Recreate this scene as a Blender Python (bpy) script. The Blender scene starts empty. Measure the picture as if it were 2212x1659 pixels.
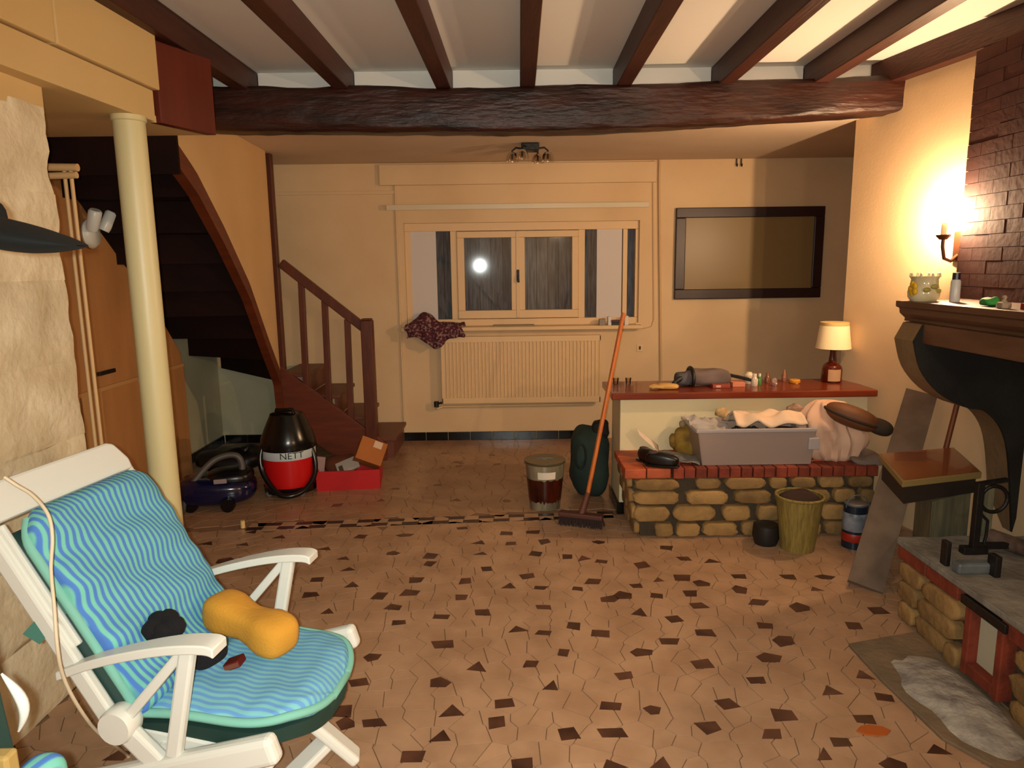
import bpy, math, random
import numpy as np
from mathutils import Vector, Matrix, noise
random.seed(7)
S = bpy.context.scene
COL = S.collection
PI = math.pi

# ------------------------------------------------------------------ camera, world, lights, exposure
FPX, PITCH, ROLL, CH = 1520.0, math.radians(9.52), math.radians(0.75), 1.55
FW = Vector((0, math.cos(PITCH), -math.sin(PITCH)))
_R, _U = Vector((1, 0, 0)), Vector((0, math.sin(PITCH), math.cos(PITCH)))
CR = _R * math.cos(ROLL) - _U * math.sin(ROLL)
CU = _U * math.cos(ROLL) + _R * math.sin(ROLL)
CP = Vector((0, 0, CH))
cd = bpy.data.cameras.new('camera')
cam = bpy.data.objects.new('camera', cd)
COL.objects.link(cam)
cam.matrix_world = Matrix(((CR.x, CU.x, -FW.x, CP.x), (CR.y, CU.y, -FW.y, CP.y), (CR.z, CU.z, -FW.z, CP.z), (0, 0, 0, 1)))
cd.sensor_fit = 'HORIZONTAL'
cd.sensor_width = 36.0
cd.lens = FPX * 36.0 / 2212.0
cd.clip_start = 0.02
S.camera = cam

wd = bpy.data.worlds.new('night')
S.world = wd
wd.use_nodes = True
wd.node_tree.nodes['Background'].inputs[0].default_value = (0.02, 0.025, 0.035, 1)
wd.node_tree.nodes['Background'].inputs[1].default_value = 0.3

WARM = (1.0, 0.68, 0.40)
WARM_S = tuple(1.055 * c ** (1 / 2.4) - .055 for c in WARM)
def lamp(name, kind, loc, power, color, radius=0.03, target=None, spot=None):
    l = bpy.data.lights.new(name, kind)
    l.energy = power
    l.color = color
    l.shadow_soft_size = radius
    o = bpy.data.objects.new(name, l)
    o.location = loc
    if target is not None:
        o.rotation_euler = (Vector(target) - Vector(loc)).to_track_quat('-Z', 'Y').to_euler()
    if spot:
        l.spot_size = math.radians(spot); l.spot_blend = 1.0
    COL.objects.link(o)
    return o
# the phone's own torch beside the lens: its mirror image shows in the window pane
lamp('torch_light', 'SPOT', (-0.02, -0.03, 1.565), 250, (0.96, 1.0, 0.93), 0.012, (-0.25, 4.0, 0.35), 112)
# (the visible sconce shines from its own bulb mesh, BULB_W) its twin on the near side of the chimney, and the lamp in the room behind
BULB = (2.235, 3.70, 1.765); BULB_L = 4700
lamp('near_sconce_light', 'POINT', (2.15, 0.40, 1.60), 85, WARM, 0.03)
lamp('back_room_light', 'POINT', (0.9, -1.3, 2.25), 50, (1.0, 0.78, 0.54), 0.10)

vs = S.view_settings
vs.view_transform = 'Standard'
vs.look = 'None'
vs.gamma = 1.0
vs.use_curve_mapping = False
vs.exposure = 0.0

# ------------------------------------------------------------------ pixel helpers (real planes in the room)
def ray(x, y):
    return FW * FPX + CR * (x - 1106) - CU * (y - 829.5)
def onZ(x, y, z):
    d = ray(x, y); return CP + d * ((z - CH) / d.z)
def onY(x, y, Y):
    d = ray(x, y); return CP + d * (Y / d.y)
def onX(x, y, X):
    d = ray(x, y); return CP + d * (X / d.x)

# ------------------------------------------------------------------ materials
def lin(h):
    if isinstance(h, str):
        h = h.lstrip('#'); c = [int(h[i:i + 2], 16) / 255 for i in (0, 2, 4)]
    else:
        c = h
    return tuple((v / 12.92 if v <= .04045 else ((v + .055) / 1.055) ** 2.4) for v in c) + (1,)
MATS = {}
def mat(name, col, rough=.6, col2=None, nscale=6.0, ndetail=4, bump=0.0, bscale=30.0, metal=0.0, trans=0.0, emit=None, estr=0.0, spec=0.5, stretch=None, contrast=(.35, .65), alpha=1.0, rnd=0.0, ior=1.45, coat=0):
    if name in MATS: return MATS[name]
    m = bpy.data.materials.new(name); m.use_nodes = True
    nt = m.node_tree; N = nt.nodes; L = nt.links
    b = N['Principled BSDF']
    b.inputs['Base Color'].default_value = lin(col)
    b.inputs['Roughness'].default_value = rough
    b.inputs['Metallic'].default_value = metal
    b.inputs['Transmission Weight'].default_value = trans
    b.inputs['Specular IOR Level'].default_value = spec
    b.inputs['IOR'].default_value = ior
    b.inputs['Alpha'].default_value = alpha
    b.inputs['Coat Weight'].default_value = coat
    if emit:
        b.inputs['Emission Color'].default_value = lin(emit); b.inputs['Emission Strength'].default_value = estr
    tc = N.new('ShaderNodeTexCoord'); src = tc.outputs['Object']
    if stretch:
        mp = N.new('ShaderNodeMapping'); mp.inputs['Scale'].default_value = stretch
        L.new(src, mp.inputs['Vector']); src = mp.outputs['Vector']
    out = None
    if col2 is not None:
        nz = N.new('ShaderNodeTexNoise'); nz.inputs['Scale'].default_value = nscale; nz.inputs['Detail'].default_value = ndetail
        L.new(src, nz.inputs['Vector'])
        rp = N.new('ShaderNodeValToRGB')
        rp.color_ramp.elements[0].position = contrast[0]; rp.color_ramp.elements[1].position = contrast[1]
        rp.color_ramp.elements[0].color = lin(col); rp.color_ramp.elements[1].color = lin(col2)
        L.new(nz.outputs['Fac'], rp.inputs['Fac']); out = rp.outputs['Color']
    if rnd:
        oi = N.new('ShaderNodeObjectInfo'); mr = N.new('ShaderNodeMapRange')
        mr.inputs['To Min'].default_value = 1 - rnd; mr.inputs['To Max'].default_value = 1 + rnd
        L.new(oi.outputs['Random'], mr.inputs['Value'])
        hs = N.new('ShaderNodeHueSaturation'); L.new(mr.outputs['Result'], hs.inputs['Value'])
        if out: L.new(out, hs.inputs['Color'])
        else: hs.inputs['Color'].default_value = lin(col)
        out = hs.outputs['Color']
    if out: L.new(out, b.inputs['Base Color'])
    if bump:
        nb = N.new('ShaderNodeTexNoise'); nb.inputs['Scale'].default_value = bscale; nb.inputs['Detail'].default_value = 6
        L.new(src, nb.inputs['Vector'])
        bp = N.new('ShaderNodeBump'); bp.inputs['Strength'].default_value = bump; bp.inputs['Distance'].default_value = .02
        L.new(nb.outputs['Fac'], bp.inputs['Height']); L.new(bp.outputs['Normal'], b.inputs['Normal'])
    MATS[name] = m
    return m

M_wall = mat('cream_wall', '#ddbe93', .85, '#d3b287', 1.5, bump=.05, bscale=60)
M_wallpale = mat('pale_wall', '#b9b497', .85, '#aba686', 2.0, bump=.05, bscale=40)
M_orange = mat('ochre_partition', '#dcb884', .8, '#d5ae78', 1.2)
M_bulk = mat('cream_bulkhead', '#d9bc84', .7, '#d2b278', 1.0)
M_ceil = mat('white_ceiling', '#f2ede2', .9)
M_lowceil = mat('low_ceiling_plaster', '#d8c3a8', .9, '#cfb89c', 1.5)
M_beam = mat('dark_oak_beam', '#20110d', .42, '#431f13', 5, stretch=(.6, 3, 3), bump=.5, bscale=14, contrast=(.3, .75))
M_joist = mat('stained_joist', '#3a190f', .5, '#472114', 5, stretch=(4, .4, 4), bump=.15, bscale=20)
M_redpanel = mat('red_brown_panel', '#64200b', .5, '#541a09', 3, stretch=(4, 4, .5))
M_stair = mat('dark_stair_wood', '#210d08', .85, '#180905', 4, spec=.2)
M_stair2 = mat('stair_stringer_wood', '#5c2710', .5, '#6c3014', 5, stretch=(1, 1, 6))
M_rail = mat('handrail_wood', '#5e2b12', .45, '#50230e', 6, stretch=(6, 6, 1))
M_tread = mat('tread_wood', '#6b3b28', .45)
M_ply = mat('plywood', '#bd8650', .6, '#ad7845', 2, stretch=(3, 3, .6))
M_ply2 = mat('plywood_rail', '#c08f58', .6)
M_stone = mat('rough_limestone', '#e2d4b4', .95, '#c9b794', 5, ndetail=8, bump=.5, bscale=22, rnd=.05)
M_post = mat('cream_post', '#d9cd9c', .4, '#d4c794', 1)
M_white = mat('white_plastic', '#dadbd2', .28)
M_frame = mat('cream_window_paint', '#dcb988', .5)
M_rad = mat('cream_radiator', '#ddba88', .45)
M_pipe = mat('cream_pipe', '#cfa976', .5)
M_black = mat('black_tile', '#0d0c0c', .18)
M_dark = mat('black_iron', '#141110', .5, bump=.2)
def thin_glass(name, tint, rough, opaque=None, fac=.0):
    m = bpy.data.materials.new(name); m.use_nodes = True
    nt = m.node_tree; N = nt.nodes; L = nt.links; N.remove(N['Principled BSDF']); o = N['Material Output']
    tr = N.new('ShaderNodeBsdfTransparent'); tr.inputs['Color'].default_value = lin(tint)
    gl = N.new('ShaderNodeBsdfGlossy'); gl.inputs['Roughness'].default_value = rough
    fr = N.new('ShaderNodeFresnel'); fr.inputs['IOR'].default_value = 1.5
    mx = N.new('ShaderNodeMixShader'); L.new(fr.outputs[0], mx.inputs[0]); L.new(gl.outputs[0], mx.inputs[2])
    if opaque:
        df = N.new('ShaderNodeBsdfDiffuse'); df.inputs['Color'].default_value = lin(opaque)
        m2 = N.new('ShaderNodeMixShader'); m2.inputs[0].default_value = fac
        L.new(tr.outputs[0], m2.inputs[1]); L.new(df.outputs[0], m2.inputs[2]); L.new(m2.outputs[0], mx.inputs[1])
    else: L.new(tr.outputs[0], mx.inputs[1])
    L.new(mx.outputs[0], o.inputs['Surface']); return m
M_glass = thin_glass('pane_glass', '#f2f4f4', .045)
M_glass_old = thin_glass('dusty_pane_glass', '#eef2f4', .042)
M_plank = mat('weathered_shutter', '#6a6668', .6, '#8f8f94', 9, stretch=(6, 6, .6), bump=.5, bscale=18, rnd=.15)
M_blind = mat('white_blind', '#cfc5bd', .7)
M_slab = mat('varnished_counter', '#7a3018', .3, '#65240f', 4, stretch=(.5, 4, 4), coat=.3)
M_lowwall = mat('cream_low_wall', '#d8c9a0', .8, '#cfbf94', 1.5)
M_terra = mat('terracotta_tile', '#b5562f', .6, '#97431f', 8, rnd=.12, bump=.2)
M_brick = mat('red_brick', '#8a3a22', .8, '#6f2d1a', 12, rnd=.2, bump=.3)
M_mortar = mat('dark_mortar', '#4b3f2e', .95, '#3a3023', 8, bump=.4)
M_rubble = mat('ochre_rubble_stone', '#9c7a48', .9, '#7f6138', 9, bump=.5, bscale=25, rnd=.28)
M_ash = mat('ash_grey_stone', '#8d887c', .95, '#6d675c', 7, bump=.4, ndetail=8)
M_ashpile = mat('pale_ash', '#a9a498', 1, '#77706a', 14, bump=.6, ndetail=8)
M_slabfloor = mat('ashy_floor_slab', '#80694f', .9, '#5e5442', 4, ndetail=8, bump=.3)
M_soot = mat('sooty_stone', '#1b1714', .95, '#26241f', 4, bump=.3)
M_hoodin = mat('grey_green_fireback', '#4a4c3c', .95, '#2c2d25', 5)
M_mantel = mat('mantel_wood', '#6a4a34', .55, '#573a28', 4, stretch=(3, .5, 3), bump=.15)
M_hood = mat('hood_mortar', '#35150d', .9, '#3c190f', 6)
M_hoodbrick = mat('hood_brick', '#451c12', .85, '#3c170e', 6, rnd=.05, bump=.1)
M_mirror = mat('mirror_reflection_tone', '#846c44', .35, spec=.35)  # flat brown painted in place of what the mirror would reflect
M_darkframe = mat('dark_frame', '#2a1513', .4)
M_grout = mat('floor_grout', '#7d5f45', .8)
M_tile = mat('beige_marble_piece', '#ae8b6c', .33, '#9c7a5d', 7, rnd=.07)
M_tiles = mat('beige_marble_bed', '#ae8b6c', .33, '#9a785b', 5)
M_hall = mat('brown_marble_bed', '#a07c5e', .30, '#8f6d51', 5)
M_chip = mat('dark_marble_chip', '#3d241b', .35, '#573728', 12, rnd=.25)
M_chiph = mat('hall_chip', '#6b4833', .35, rnd=.15)
M_chipb = mat('border_dark', '#35201a', .35, rnd=.2)

def stripe_mat(nm, ca, cb):
    m = bpy.data.materials.new(nm); m.use_nodes = True
    nt = m.node_tree; N = nt.nodes; L = nt.links; b = N['Principled BSDF']
    b.inputs['Roughness'].default_value = .9; b.inputs['Specular IOR Level'].default_value = .15
    at = N.new('ShaderNodeAttribute'); at.attribute_name = 'stripe'
    ml = N.new('ShaderNodeMath'); ml.operation = 'MULTIPLY'; ml.inputs[1].default_value = 2 * PI / .0210
    sn = N.new('ShaderNodeMath'); sn.operation = 'SINE'
    mr = N.new('ShaderNodeMapRange'); mr.inputs['From Min'].default_value = -.5; mr.inputs['From Max'].default_value = .5
    rp = N.new('ShaderNodeValToRGB')
    rp.color_ramp.elements[0].color = lin(ca); rp.color_ramp.elements[1].color = lin(cb)
    L.new(at.outputs['Fac'], ml.inputs[0]); L.new(ml.outputs[0], sn.inputs[0]); L.new(sn.outputs[0], mr.inputs['Value'])
    L.new(mr.outputs[0], rp.inputs['Fac']); L.new(rp.outputs['Color'], b.inputs['Base Color'])
    return m
M_stripe = stripe_mat('striped_cotton', '#74bfae', '#4f7cc4')
M_stripe2 = stripe_mat('faded_striped_cotton', '#78b8c0', '#6498cc')
M_piping = mat('turquoise_piping', '#79b8a8', .9)
M_green = mat('dark_green_mesh', '#1d3a33', .7)

# ------------------------------------------------------------------ geometry builder
class G:
    def __init__(s): s.v = []; s.f = []
    def add(s, vs_, fs):
        n = len(s.v); s.v += [tuple(p) for p in vs_]; s.f += [tuple(i + n for i in f) for f in fs]; return s
    def box(s, x0, y0, z0, x1, y1, z1):
        v = [(x, y, z) for z in (z0, z1) for y in (y0, y1) for x in (x0, x1)]
        return s.add(v, [(0, 2, 3, 1), (4, 5, 7, 6), (0, 1, 5, 4), (2, 6, 7, 3), (0, 4, 6, 2), (1, 3, 7, 5)])
    def obox(s, c, size, mtx):
        v = []
        for z in (-.5, .5):
            for y in (-.5, .5):
                for x in (-.5, .5):
                    v.append(Vector(c) + mtx @ Vector((x * size[0], y * size[1], z * size[2])))
        return s.add(v, [(0, 2, 3, 1), (4, 5, 7, 6), (0, 1, 5, 4), (2, 6, 7, 3), (0, 4, 6, 2), (1, 3, 7, 5)])
    def bar(s, p, q, w, h, up=(0, 0, 1)):
        p, q = Vector(p), Vector(q); d = (q - p).normalized(); u = Vector(up)
        sd = d.cross(u).normalized(); u = sd.cross(d).normalized()
        v = []
        for c in (p, q):
            for a, b in ((-1, -1), (1, -1), (1, 1), (-1, 1)):
                v.append(c + sd * (a * w / 2) + u * (b * h / 2))
        return s.add(v, [(3, 2, 1, 0), (4, 5, 6, 7), (0, 1, 5, 4), (1, 2, 6, 5), (2, 3, 7, 6), (3, 0, 4, 7)])
    def prism(s, poly, fn0, fn1):
        n = len(poly)
        v = [fn0(*p) for p in poly] + [fn1(*p) for p in poly]
        f = [tuple(reversed(range(n))), tuple(range(n, 2 * n))] + [(i, (i + 1) % n, n + (i + 1) % n, n + i) for i in range(n)]
        return s.add(v, f)
    def px(s, poly, x0, x1): return s.prism(poly, lambda a, b: (x0, a, b), lambda a, b: (x1, a, b))
    def py(s, poly, y0, y1): return s.prism(poly, lambda a, b: (a, y0, b), lambda a, b: (a, y1, b))
    def pz(s, poly, z0, z1): return s.prism(poly, lambda a, b: (a, b, z0), lambda a, b: (a, b, z1))
    def tube(s, pts, r, n=8):
        pts = [Vector(p) for p in pts]; m = len(pts)
        rs = r if isinstance(r, (list, tuple)) else [r] * m
        d0 = (pts[1] - pts[0]).normalized()
        nrm = d0.orthogonal().normalized(); v = []
        for i, p in enumerate(pts):
            d = (pts[min(i + 1, m - 1)] - pts[max(i - 1, 0)]).normalized()
            nrm = (nrm - d * nrm.dot(d)).normalized(); bn = d.cross(nrm)
            for k in range(n):
                a = 2 * PI * k / n; v.append(p + (nrm * math.cos(a) + bn * math.sin(a)) * rs[i])
        f = []
        for i in range(m - 1):
            for k in range(n):
                f.append((i * n + k, i * n + (k + 1) % n, (i + 1) * n + (k + 1) % n, (i + 1) * n + k))
        f += [tuple(reversed(range(n))), tuple(range((m - 1) * n, m * n))]
        return s.add(v, f)
    def lathe(s, prof, c=(0, 0, 0), n=24, mtx=None, sx=1, sy=1):
        c = Vector(c); v = []
        for r, z in prof:
            for k in range(n):
                a = 2 * PI * k / n; p = Vector((r * math.cos(a) * sx, r * math.sin(a) * sy, z))
                v.append(c + (mtx @ p if mtx else p))
        m = len(prof); f = []
        for i in range(m - 1):
            for k in range(n):
                f.append((i * n + k, i * n + (k + 1) % n, (i + 1) * n + (k + 1) % n, (i + 1) * n + k))
        f += [tuple(reversed(range(n))), tuple(range((m - 1) * n, m * n))]
        return s.add(v, f)
    def grid(s, fn, nu, nv, cu=False, cv=False):
        v = [fn(i / nu, j / nv) for j in range(nv if cv else nv + 1) for i in range(nu if cu else nu + 1)]
        W = nu if cu else nu + 1; Hh = nv if cv else nv + 1; f = []
        for j in range(nv):
            for i in range(nu):
                a = j * W + i; b = j * W + (i + 1) % W; j2 = (j + 1) % Hh
                f.append((a, b, j2 * W + (i + 1) % W, j2 * W + i))
        return s.add(v, f)
    def blob(s, c, r, e=1.0, n=24, m=12, rot=None, fn=None):
        """superellipsoid, fn(p)->p deforms it"""
        c = Vector(c); sp = lambda t, k: math.copysign(abs(t) ** k, t)
        v = []
        for j in range(m + 1):
            ph = -PI / 2 + PI * j / m
            for i in range(n):
                th = 2 * PI * i / n
                p = Vector((r[0] * sp(math.cos(ph), e) * sp(math.cos(th), e), r[1] * sp(math.cos(ph), e) * sp(math.sin(th), e), r[2] * sp(math.sin(ph), e)))
                if fn: p = fn(p)
                if rot: p = rot @ p
                v.append(c + p)
        f = []
        for j in range(m):
            for i in range(n):
                f.append((j * n + i, j * n + (i + 1) % n, (j + 1) * n + (i + 1) % n, (j + 1) * n + i))
        f += [tuple(reversed(range(n))), tuple(range(m * n, (m + 1) * n))]
        return s.add(v, f)

PM = {}
def obj(name, g, m, parent=None, smooth=False, bevel=0.0, seg=2, local=False, sub=0, kind=None):
    me = g if isinstance(g, bpy.types.Mesh) else None
    if me is None:
        me = bpy.data.meshes.new(name); me.from_pydata(g.v, [], g.f); me.update()
        if m: me.materials.append(m)
        if smooth:
            for p in me.polygons: p.use_smooth = True
            me.set_sharp_from_angle(angle=math.radians(smooth if smooth is not True else 50))
    o = bpy.data.objects.new(name, me); COL.objects.link(o)
    if parent is not None:
        o.parent = parent
        if not local and parent.name in PM: o.matrix_parent_inverse = PM[parent.name].inverted()
    if bevel:
        md = o.modifiers.new('bevel', 'BEVEL'); md.width = bevel; md.segments = seg; md.limit_method = 'ANGLE'
    if sub:
        md = o.modifiers.new('sub', 'SUBSURF'); md.levels = sub; md.render_levels = sub
    if kind: o['kind'] = kind
    return o
def tag(o, label, cat, group=None):
    o['label'] = label; o['category'] = cat
    if group: o['group'] = group
    return o
def thing(name, label, cat, loc, rz=0, group=None):
    o = bpy.data.objects.new(name, None); COL.objects.link(o); o.empty_display_size = .1
    o.location = loc; o.rotation_euler = (0, 0, rz)
    PM[o.name] = Matrix.LocRotScale(Vector(loc), Matrix.Rotation(rz, 3, 'Z'), None)
    return tag(o, label, cat, group)
def struct(name, g, m, **k):
    o = obj(name, g, m, kind='structure', **k); return o
def structe(name, loc):
    o = bpy.data.objects.new(name, None); COL.objects.link(o); o.location = loc; o['kind'] = 'structure'
    PM[o.name] = Matrix.Translation(Vector(loc)); return o
def interp(tab, z):
    for (z0, a), (z1, b) in zip(tab, tab[1:]):
        if z <= z1 or (z1, b) == tab[-1]:
            t = (z - z0) / (z1 - z0); return [p + (q - p) * t for p, q in zip(a, b)]

# ================================================================== SETTING
FY, LX, RX = 6.22, -2.62, 3.15           # far wall, left wall, right end of the recess
def wx(y): return 2.18 + (4.62 - y) * .2  # the slightly turned right-hand wall

# ---- floor: crazy paving of broken marble
floor = structe('floor', (0, 0, 0))
obj('bed', G().box(-3.0, -2.6, -.06, 3.3, 6.3, -.004), M_grout, floor)
def cells(x0, x1, y0, y1, step, chips, keep=None, seed=3):
    rr = random.Random(seed); pts = []
    ny = int((y1 - y0) / step); nx = int((x1 - x0) / step)
    for j in range(-1, ny + 2):
        for i in range(-1, nx + 2):
            p = (x0 + (i + .5 + rr.uniform(-.42, .42)) * step, y0 + (j + .5 + rr.uniform(-.42, .42)) * step)
            if all((p[0] - c[0]) ** 2 + (p[1] - c[1]) ** 2 > (step * .8) ** 2 for c in chips): pts.append((p[0], p[1], 0))
    pts += [(c[0], c[1], 1) for c in chips]
    A = np.array(pts); out = []
    for i in range(len(A)):
        d = A[:, :2] - A[i, :2]; d2 = (d ** 2).sum(1)
        idx = np.argsort(d2)[1:22]
        R = step * .9
        poly = [(-R, -R), (R, -R), (R, R), (-R, R)]
        for k in idx:
            if not poly: break
            n = d[k]; ln = math.sqrt(d2[k])
            w = .5 * ln - .0018
            if A[i, 2] and not A[k, 2]: w -= .14 * step * rr.uniform(.2, 1.3)
            elif A[k, 2] and not A[i, 2]: w += .10 * step
            nx_, ny_ = n[0] / ln, n[1] / ln
            new = []
            for a in range(len(poly)):
                p, q = poly[a], poly[(a + 1) % len(poly)]
                dp = p[0] * nx_ + p[1] * ny_ - w; dq = q[0] * nx_ + q[1] * ny_ - w
                if dp <= 0: new.append(p)
                if dp * dq < 0:
                    t = dp / (dp - dq); new.append((p[0] + (q[0] - p[0]) * t, p[1] + (q[1] - p[1]) * t))
            poly = new
        if len(poly) < 3: continue
        cx, cy = A[i, 0], A[i, 1]
        P = [(cx + a, cy + b) for a, b in poly]
        if keep and not keep(cx, cy): continue
        out.append((cx, cy, int(A[i, 2]), P))
    return out
crop8 = [(180,130),(390,125),(100,235),(110,290),(135,365),(330,210),(270,415),(440,340),(415,400),(330,468),(355,542),(505,225),(505,260),(660,90),(740,160),(750,215),(775,285),(675,345),(655,420),(760,490),(560,512),(565,645),(555,828),(870,115),(890,165),(1000,110),(1050,155),(1010,213),(970,320),(890,368),(1035,375),(1050,468),(920,575),(1048,590),(1195,558),(1325,595),(1210,380),(1285,345),(1165,228),(1240,235),(1325,250),(1315,158),(1520,268),(1495,365),(1365,430),(1428,410),(1512,495),(1600,340),(1590,413),(1710,328),(1718,237),(1855,250),(1640,185),(1750,405),(1788,460),(1990,322),(1985,385),(1805,355),(1675,525),(1650,630),(1520,685),(1825,592),(2105,555),(2195,630),(2135,708),(2070,818),(1808,740),(1430,795),(1145,685),(1205,692),(985,740),(738,755),(1090,845),(865,925),(825,1015),(600,965),(560,1090),(425,1185),(170,828),(228,710),(105,1025),(240,1022),(1165,1072),(1380,1068),(1375,940),(1570,960),(1925,930),(1835,1045),(2140,1072),(2190,985),(955,1220),(1385,1230),(1615,1220),(5,190),(20,490),(2075,445)]
crop1 = [(1510,625),(1060,680),(1160,670),(980,600),(1150,605),(1500,770),(1665,795),(1470,840),(1640,720),(1800,845),(1870,900),(1545,920),(560,1600),(1320,570),(1190,545),(1360,1450),(1500,1560),(1620,1390)]
crop7 = [(150,680),(340,680),(285,745),(210,835),(490,930),(530,1185),(360,1265),(640,1295),(545,1410),(425,1525),(330,1595),(920,1570),(680,1640),(610,850)]
cpx = [(x / 2.212 + 700, y / 2.212 + 1100) for x, y in crop8] + [(x / 2.186, y / 2.186 + 900) for x, y in crop1] + [(x / 2.374 + 1640, y / 2.374 + 960) for x, y in crop7]
chips = []
for x, y in cpx:
    p = onZ(x, y, 0)
    if all((p.x - c[0]) ** 2 + (p.y - c[1]) ** 2 > .06 ** 2 for c in chips): chips.append((p.x, p.y))
def bordery(x): return 4.195 + .062 * x
front = cells(-2.6, 2.3, .9, 4.4, .092, [], keep=lambda x, y: y < bordery(x) - .055 and y > 1.0 and (x > -1.68 or y > 2.6))
rr = random.Random(11)
hallchips = [(rr.uniform(-1.5, .6), rr.uniform(4.45, 6.0)) for _ in range(26)]
hall = cells(-2.6, 3.1, 4.1, 6.25, .11, [], keep=lambda x, y: y > bordery(x) + .07, seed=5)
def piece(P, h=.0): 
    n = len(P); return G().add([(a, b, h) for a, b in P] + [(a, b, -.005) for a, b in P], [tuple(range(n))] + [(i, i + n, (i + 1) % n + n, (i + 1) % n) for i in range(n)])
pale = [c for c in front if not c[2]]
pale.sort(key=lambda c: (c[1] < 1.85, c[1]))
nd = len(chips) + len(hallchips)
nsingle = max(60, 250 - nd)
rest, resth = G(), G()
for k, c in enumerate(pale):
    if k < nsingle: obj('marble_piece', piece(c[3]), M_tile, floor)
    else:
        g = piece(c[3]); rest.add(g.v, g.f)
rr = random.Random(9)
def chip(x, y, sc=1.0):
    w, d = rr.uniform(.058, .092) * sc, rr.uniform(.048, .078) * sc; n = rr.choice((4, 4, 4, 5, 3)); a0 = rr.uniform(-.3, .3) + (PI / 4 if n == 4 else PI / 2)
    P = [(x + .62 * w * math.cos(a0 + 2 * PI * k / n + rr.uniform(-.25, .25)) * rr.uniform(.85, 1.1), y + .62 * d * math.sin(a0 + 2 * PI * k / n + rr.uniform(-.25, .25)) * rr.uniform(.85, 1.1)) for k in range(n)]
    return piece(P, .0008)
for x, y in chips: obj('marble_chip', chip(x, y), M_chip, floor)
for x, y in hallchips: obj('marble_chip', chip(x, y, .9), M_chiph, floor)
for c in hall:
    g = piece(c[3]); resth.add(g.v, g.f)
o = obj('small_marble_pieces', rest, M_tiles, floor, kind='stuff')
o = obj('hall_marble_pieces', resth, M_hall, floor, kind='stuff')
# the stepped border of dark strips across the room
bx = -1.62; k = 0
gp = G()
while bx < .62:
    for row in (0, 1):
        y0 = bordery(bx) - .062 + row * .064
        P = [(bx + .001, y0), (bx + .092, y0 + .0057), (bx + .092, y0 + .0657), (bx + .001, y0 + .060)]
        if (k + row) % 2 == 0:
            P = [(bx - .002, y0 + .004), (bx + .097, y0 + .010), (bx + .097, y0 + .060), (bx - .002, y0 + .054)]
            obj('border_strip', piece(P, .0008), M_chipb, floor)
        gp.add(piece([(bx + .001, y0), (bx + .092, y0 + .0057), (bx + .092, y0 + .0637), (bx + .001, y0 + .058)]).v, piece(P).f)
    bx += .0935; k += 1
obj('border_bed', gp, M_tiles, floor)

# ---- walls
WX0, WX1, WZ0, WZ1 = onY(872, 500, FY).x, onY(1382, 500, FY).x, 1.03, 1.925
wall_back = struct('wall_back', G().box(LX - .2, FY, 0, WX0, FY + .3, 2.75).box(WX1, FY, 0, RX + .2, FY + .3, 2.75)
                   .box(WX0, FY, 0, WX1, FY + .3, WZ0).box(WX0, FY, WZ1, WX1, FY + .3, 2.75), M_wall)
struct('wall_left', G().box(LX - .2, 2.4, 0, LX, FY + .2, 2.75), M_wallpale)
obj('paint_underside', G().box(LX, FY - .004, 0, -1.86, FY - .001, .70), M_wallpale, wall_back)
# raised lining around the window: left edge, right edge, ledge above
lp = onY(845, 600, FY).x
rp_ = onY(1408, 600, FY).x
struct('trim_1', G().box(onY(820, 380, FY).x, FY - .035, 2.24, rp_ + .02, FY, 2.41), M_wall, bevel=.006)
struct('trim_2', G().box(lp + .06, FY - .02, .10, lp + .075, FY, 2.24).box(lp - 1.0, FY - .012, 2.17, lp + .06, FY, 2.20), M_wall, bevel=.004)
struct('wall_right', G().pz([(wx(4.62), 4.62), (3.4, 4.66), (3.4, -2.6), (wx(1.5) + .1, -2.6), (wx(1.5), 1.5)], 0, 2.75), M_wall)
struct('wall_recess', G().box(RX, 4.6, 0, RX + .2, FY + .2, 2.75), M_wall)
struct('wall_behind', G().box(-3.0, -2.7, 0, 3.4, -2.5, 2.75).box(-3.0, -2.6, 0, -2.8, 1.0, 2.75), M_wall)
# ceilings
ceiling = struct('ceiling', G().box(-3.2, -2.7, 2.695, 3.5, 4.46, 2.80), M_ceil)
struct('ceiling_low', G().box(LX - .2, 4.36, 2.425, RX + .2, FY + .2, 2.50), M_lowceil)
JX = [-1.525, -.955, -.372, .112, .663, 1.245, 1.79]
JW = .085
def jx(x, y): return x + (y - 4.3) * .0125
edges = JX + [2.27]
for a, b in zip(edges, edges[1:]):
    obj('frieze_panel', G().box(jx(a, 4.43) + JW / 2 + .001, 4.41, 2.50, jx(b, 4.43) - JW / 2 - .001, 4.44, 2.694), M_ceil, ceiling)

obj('frieze_panel', G().box(-3.1, 4.41, 2.43, JX[0] - JW / 2 - .001, 4.44, 2.694), M_ceil, ceiling)
def tagbeam(o, l): tag(o, l, 'beam')
JL = ['leftmost ceiling joist, running in above the red-brown stair panel', 'dark ceiling joist, second from the stair side', 'dark ceiling joist, third from the stair side',
      'dark ceiling joist straight above the hanging iron ceiling light', 'dark ceiling joist, fourth from the fireplace side wall', 'dark ceiling joist, third from the fireplace side wall',
      'dark ceiling joist, second from the fireplace side wall']
for x, l in zip(JX, JL):
    g = G().pz([(jx(x, -2.4) - JW / 2, -2.4), (jx(x, -2.4) + JW / 2, -2.4), (jx(x, 4.43) + JW / 2, 4.40), (jx(x, 4.43) - JW / 2, 4.40)], 2.56, 2.694)
    tagbeam(obj('ceiling_joist', g, M_joist, bevel=.004), l)
g = G().pz([(wx(1.4) - .10, 1.4), (wx(1.4) - .001, 1.4), (wx(4.40) - .001, 4.40), (wx(4.40) - .08, 4.40)], 2.56, 2.694)
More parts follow.
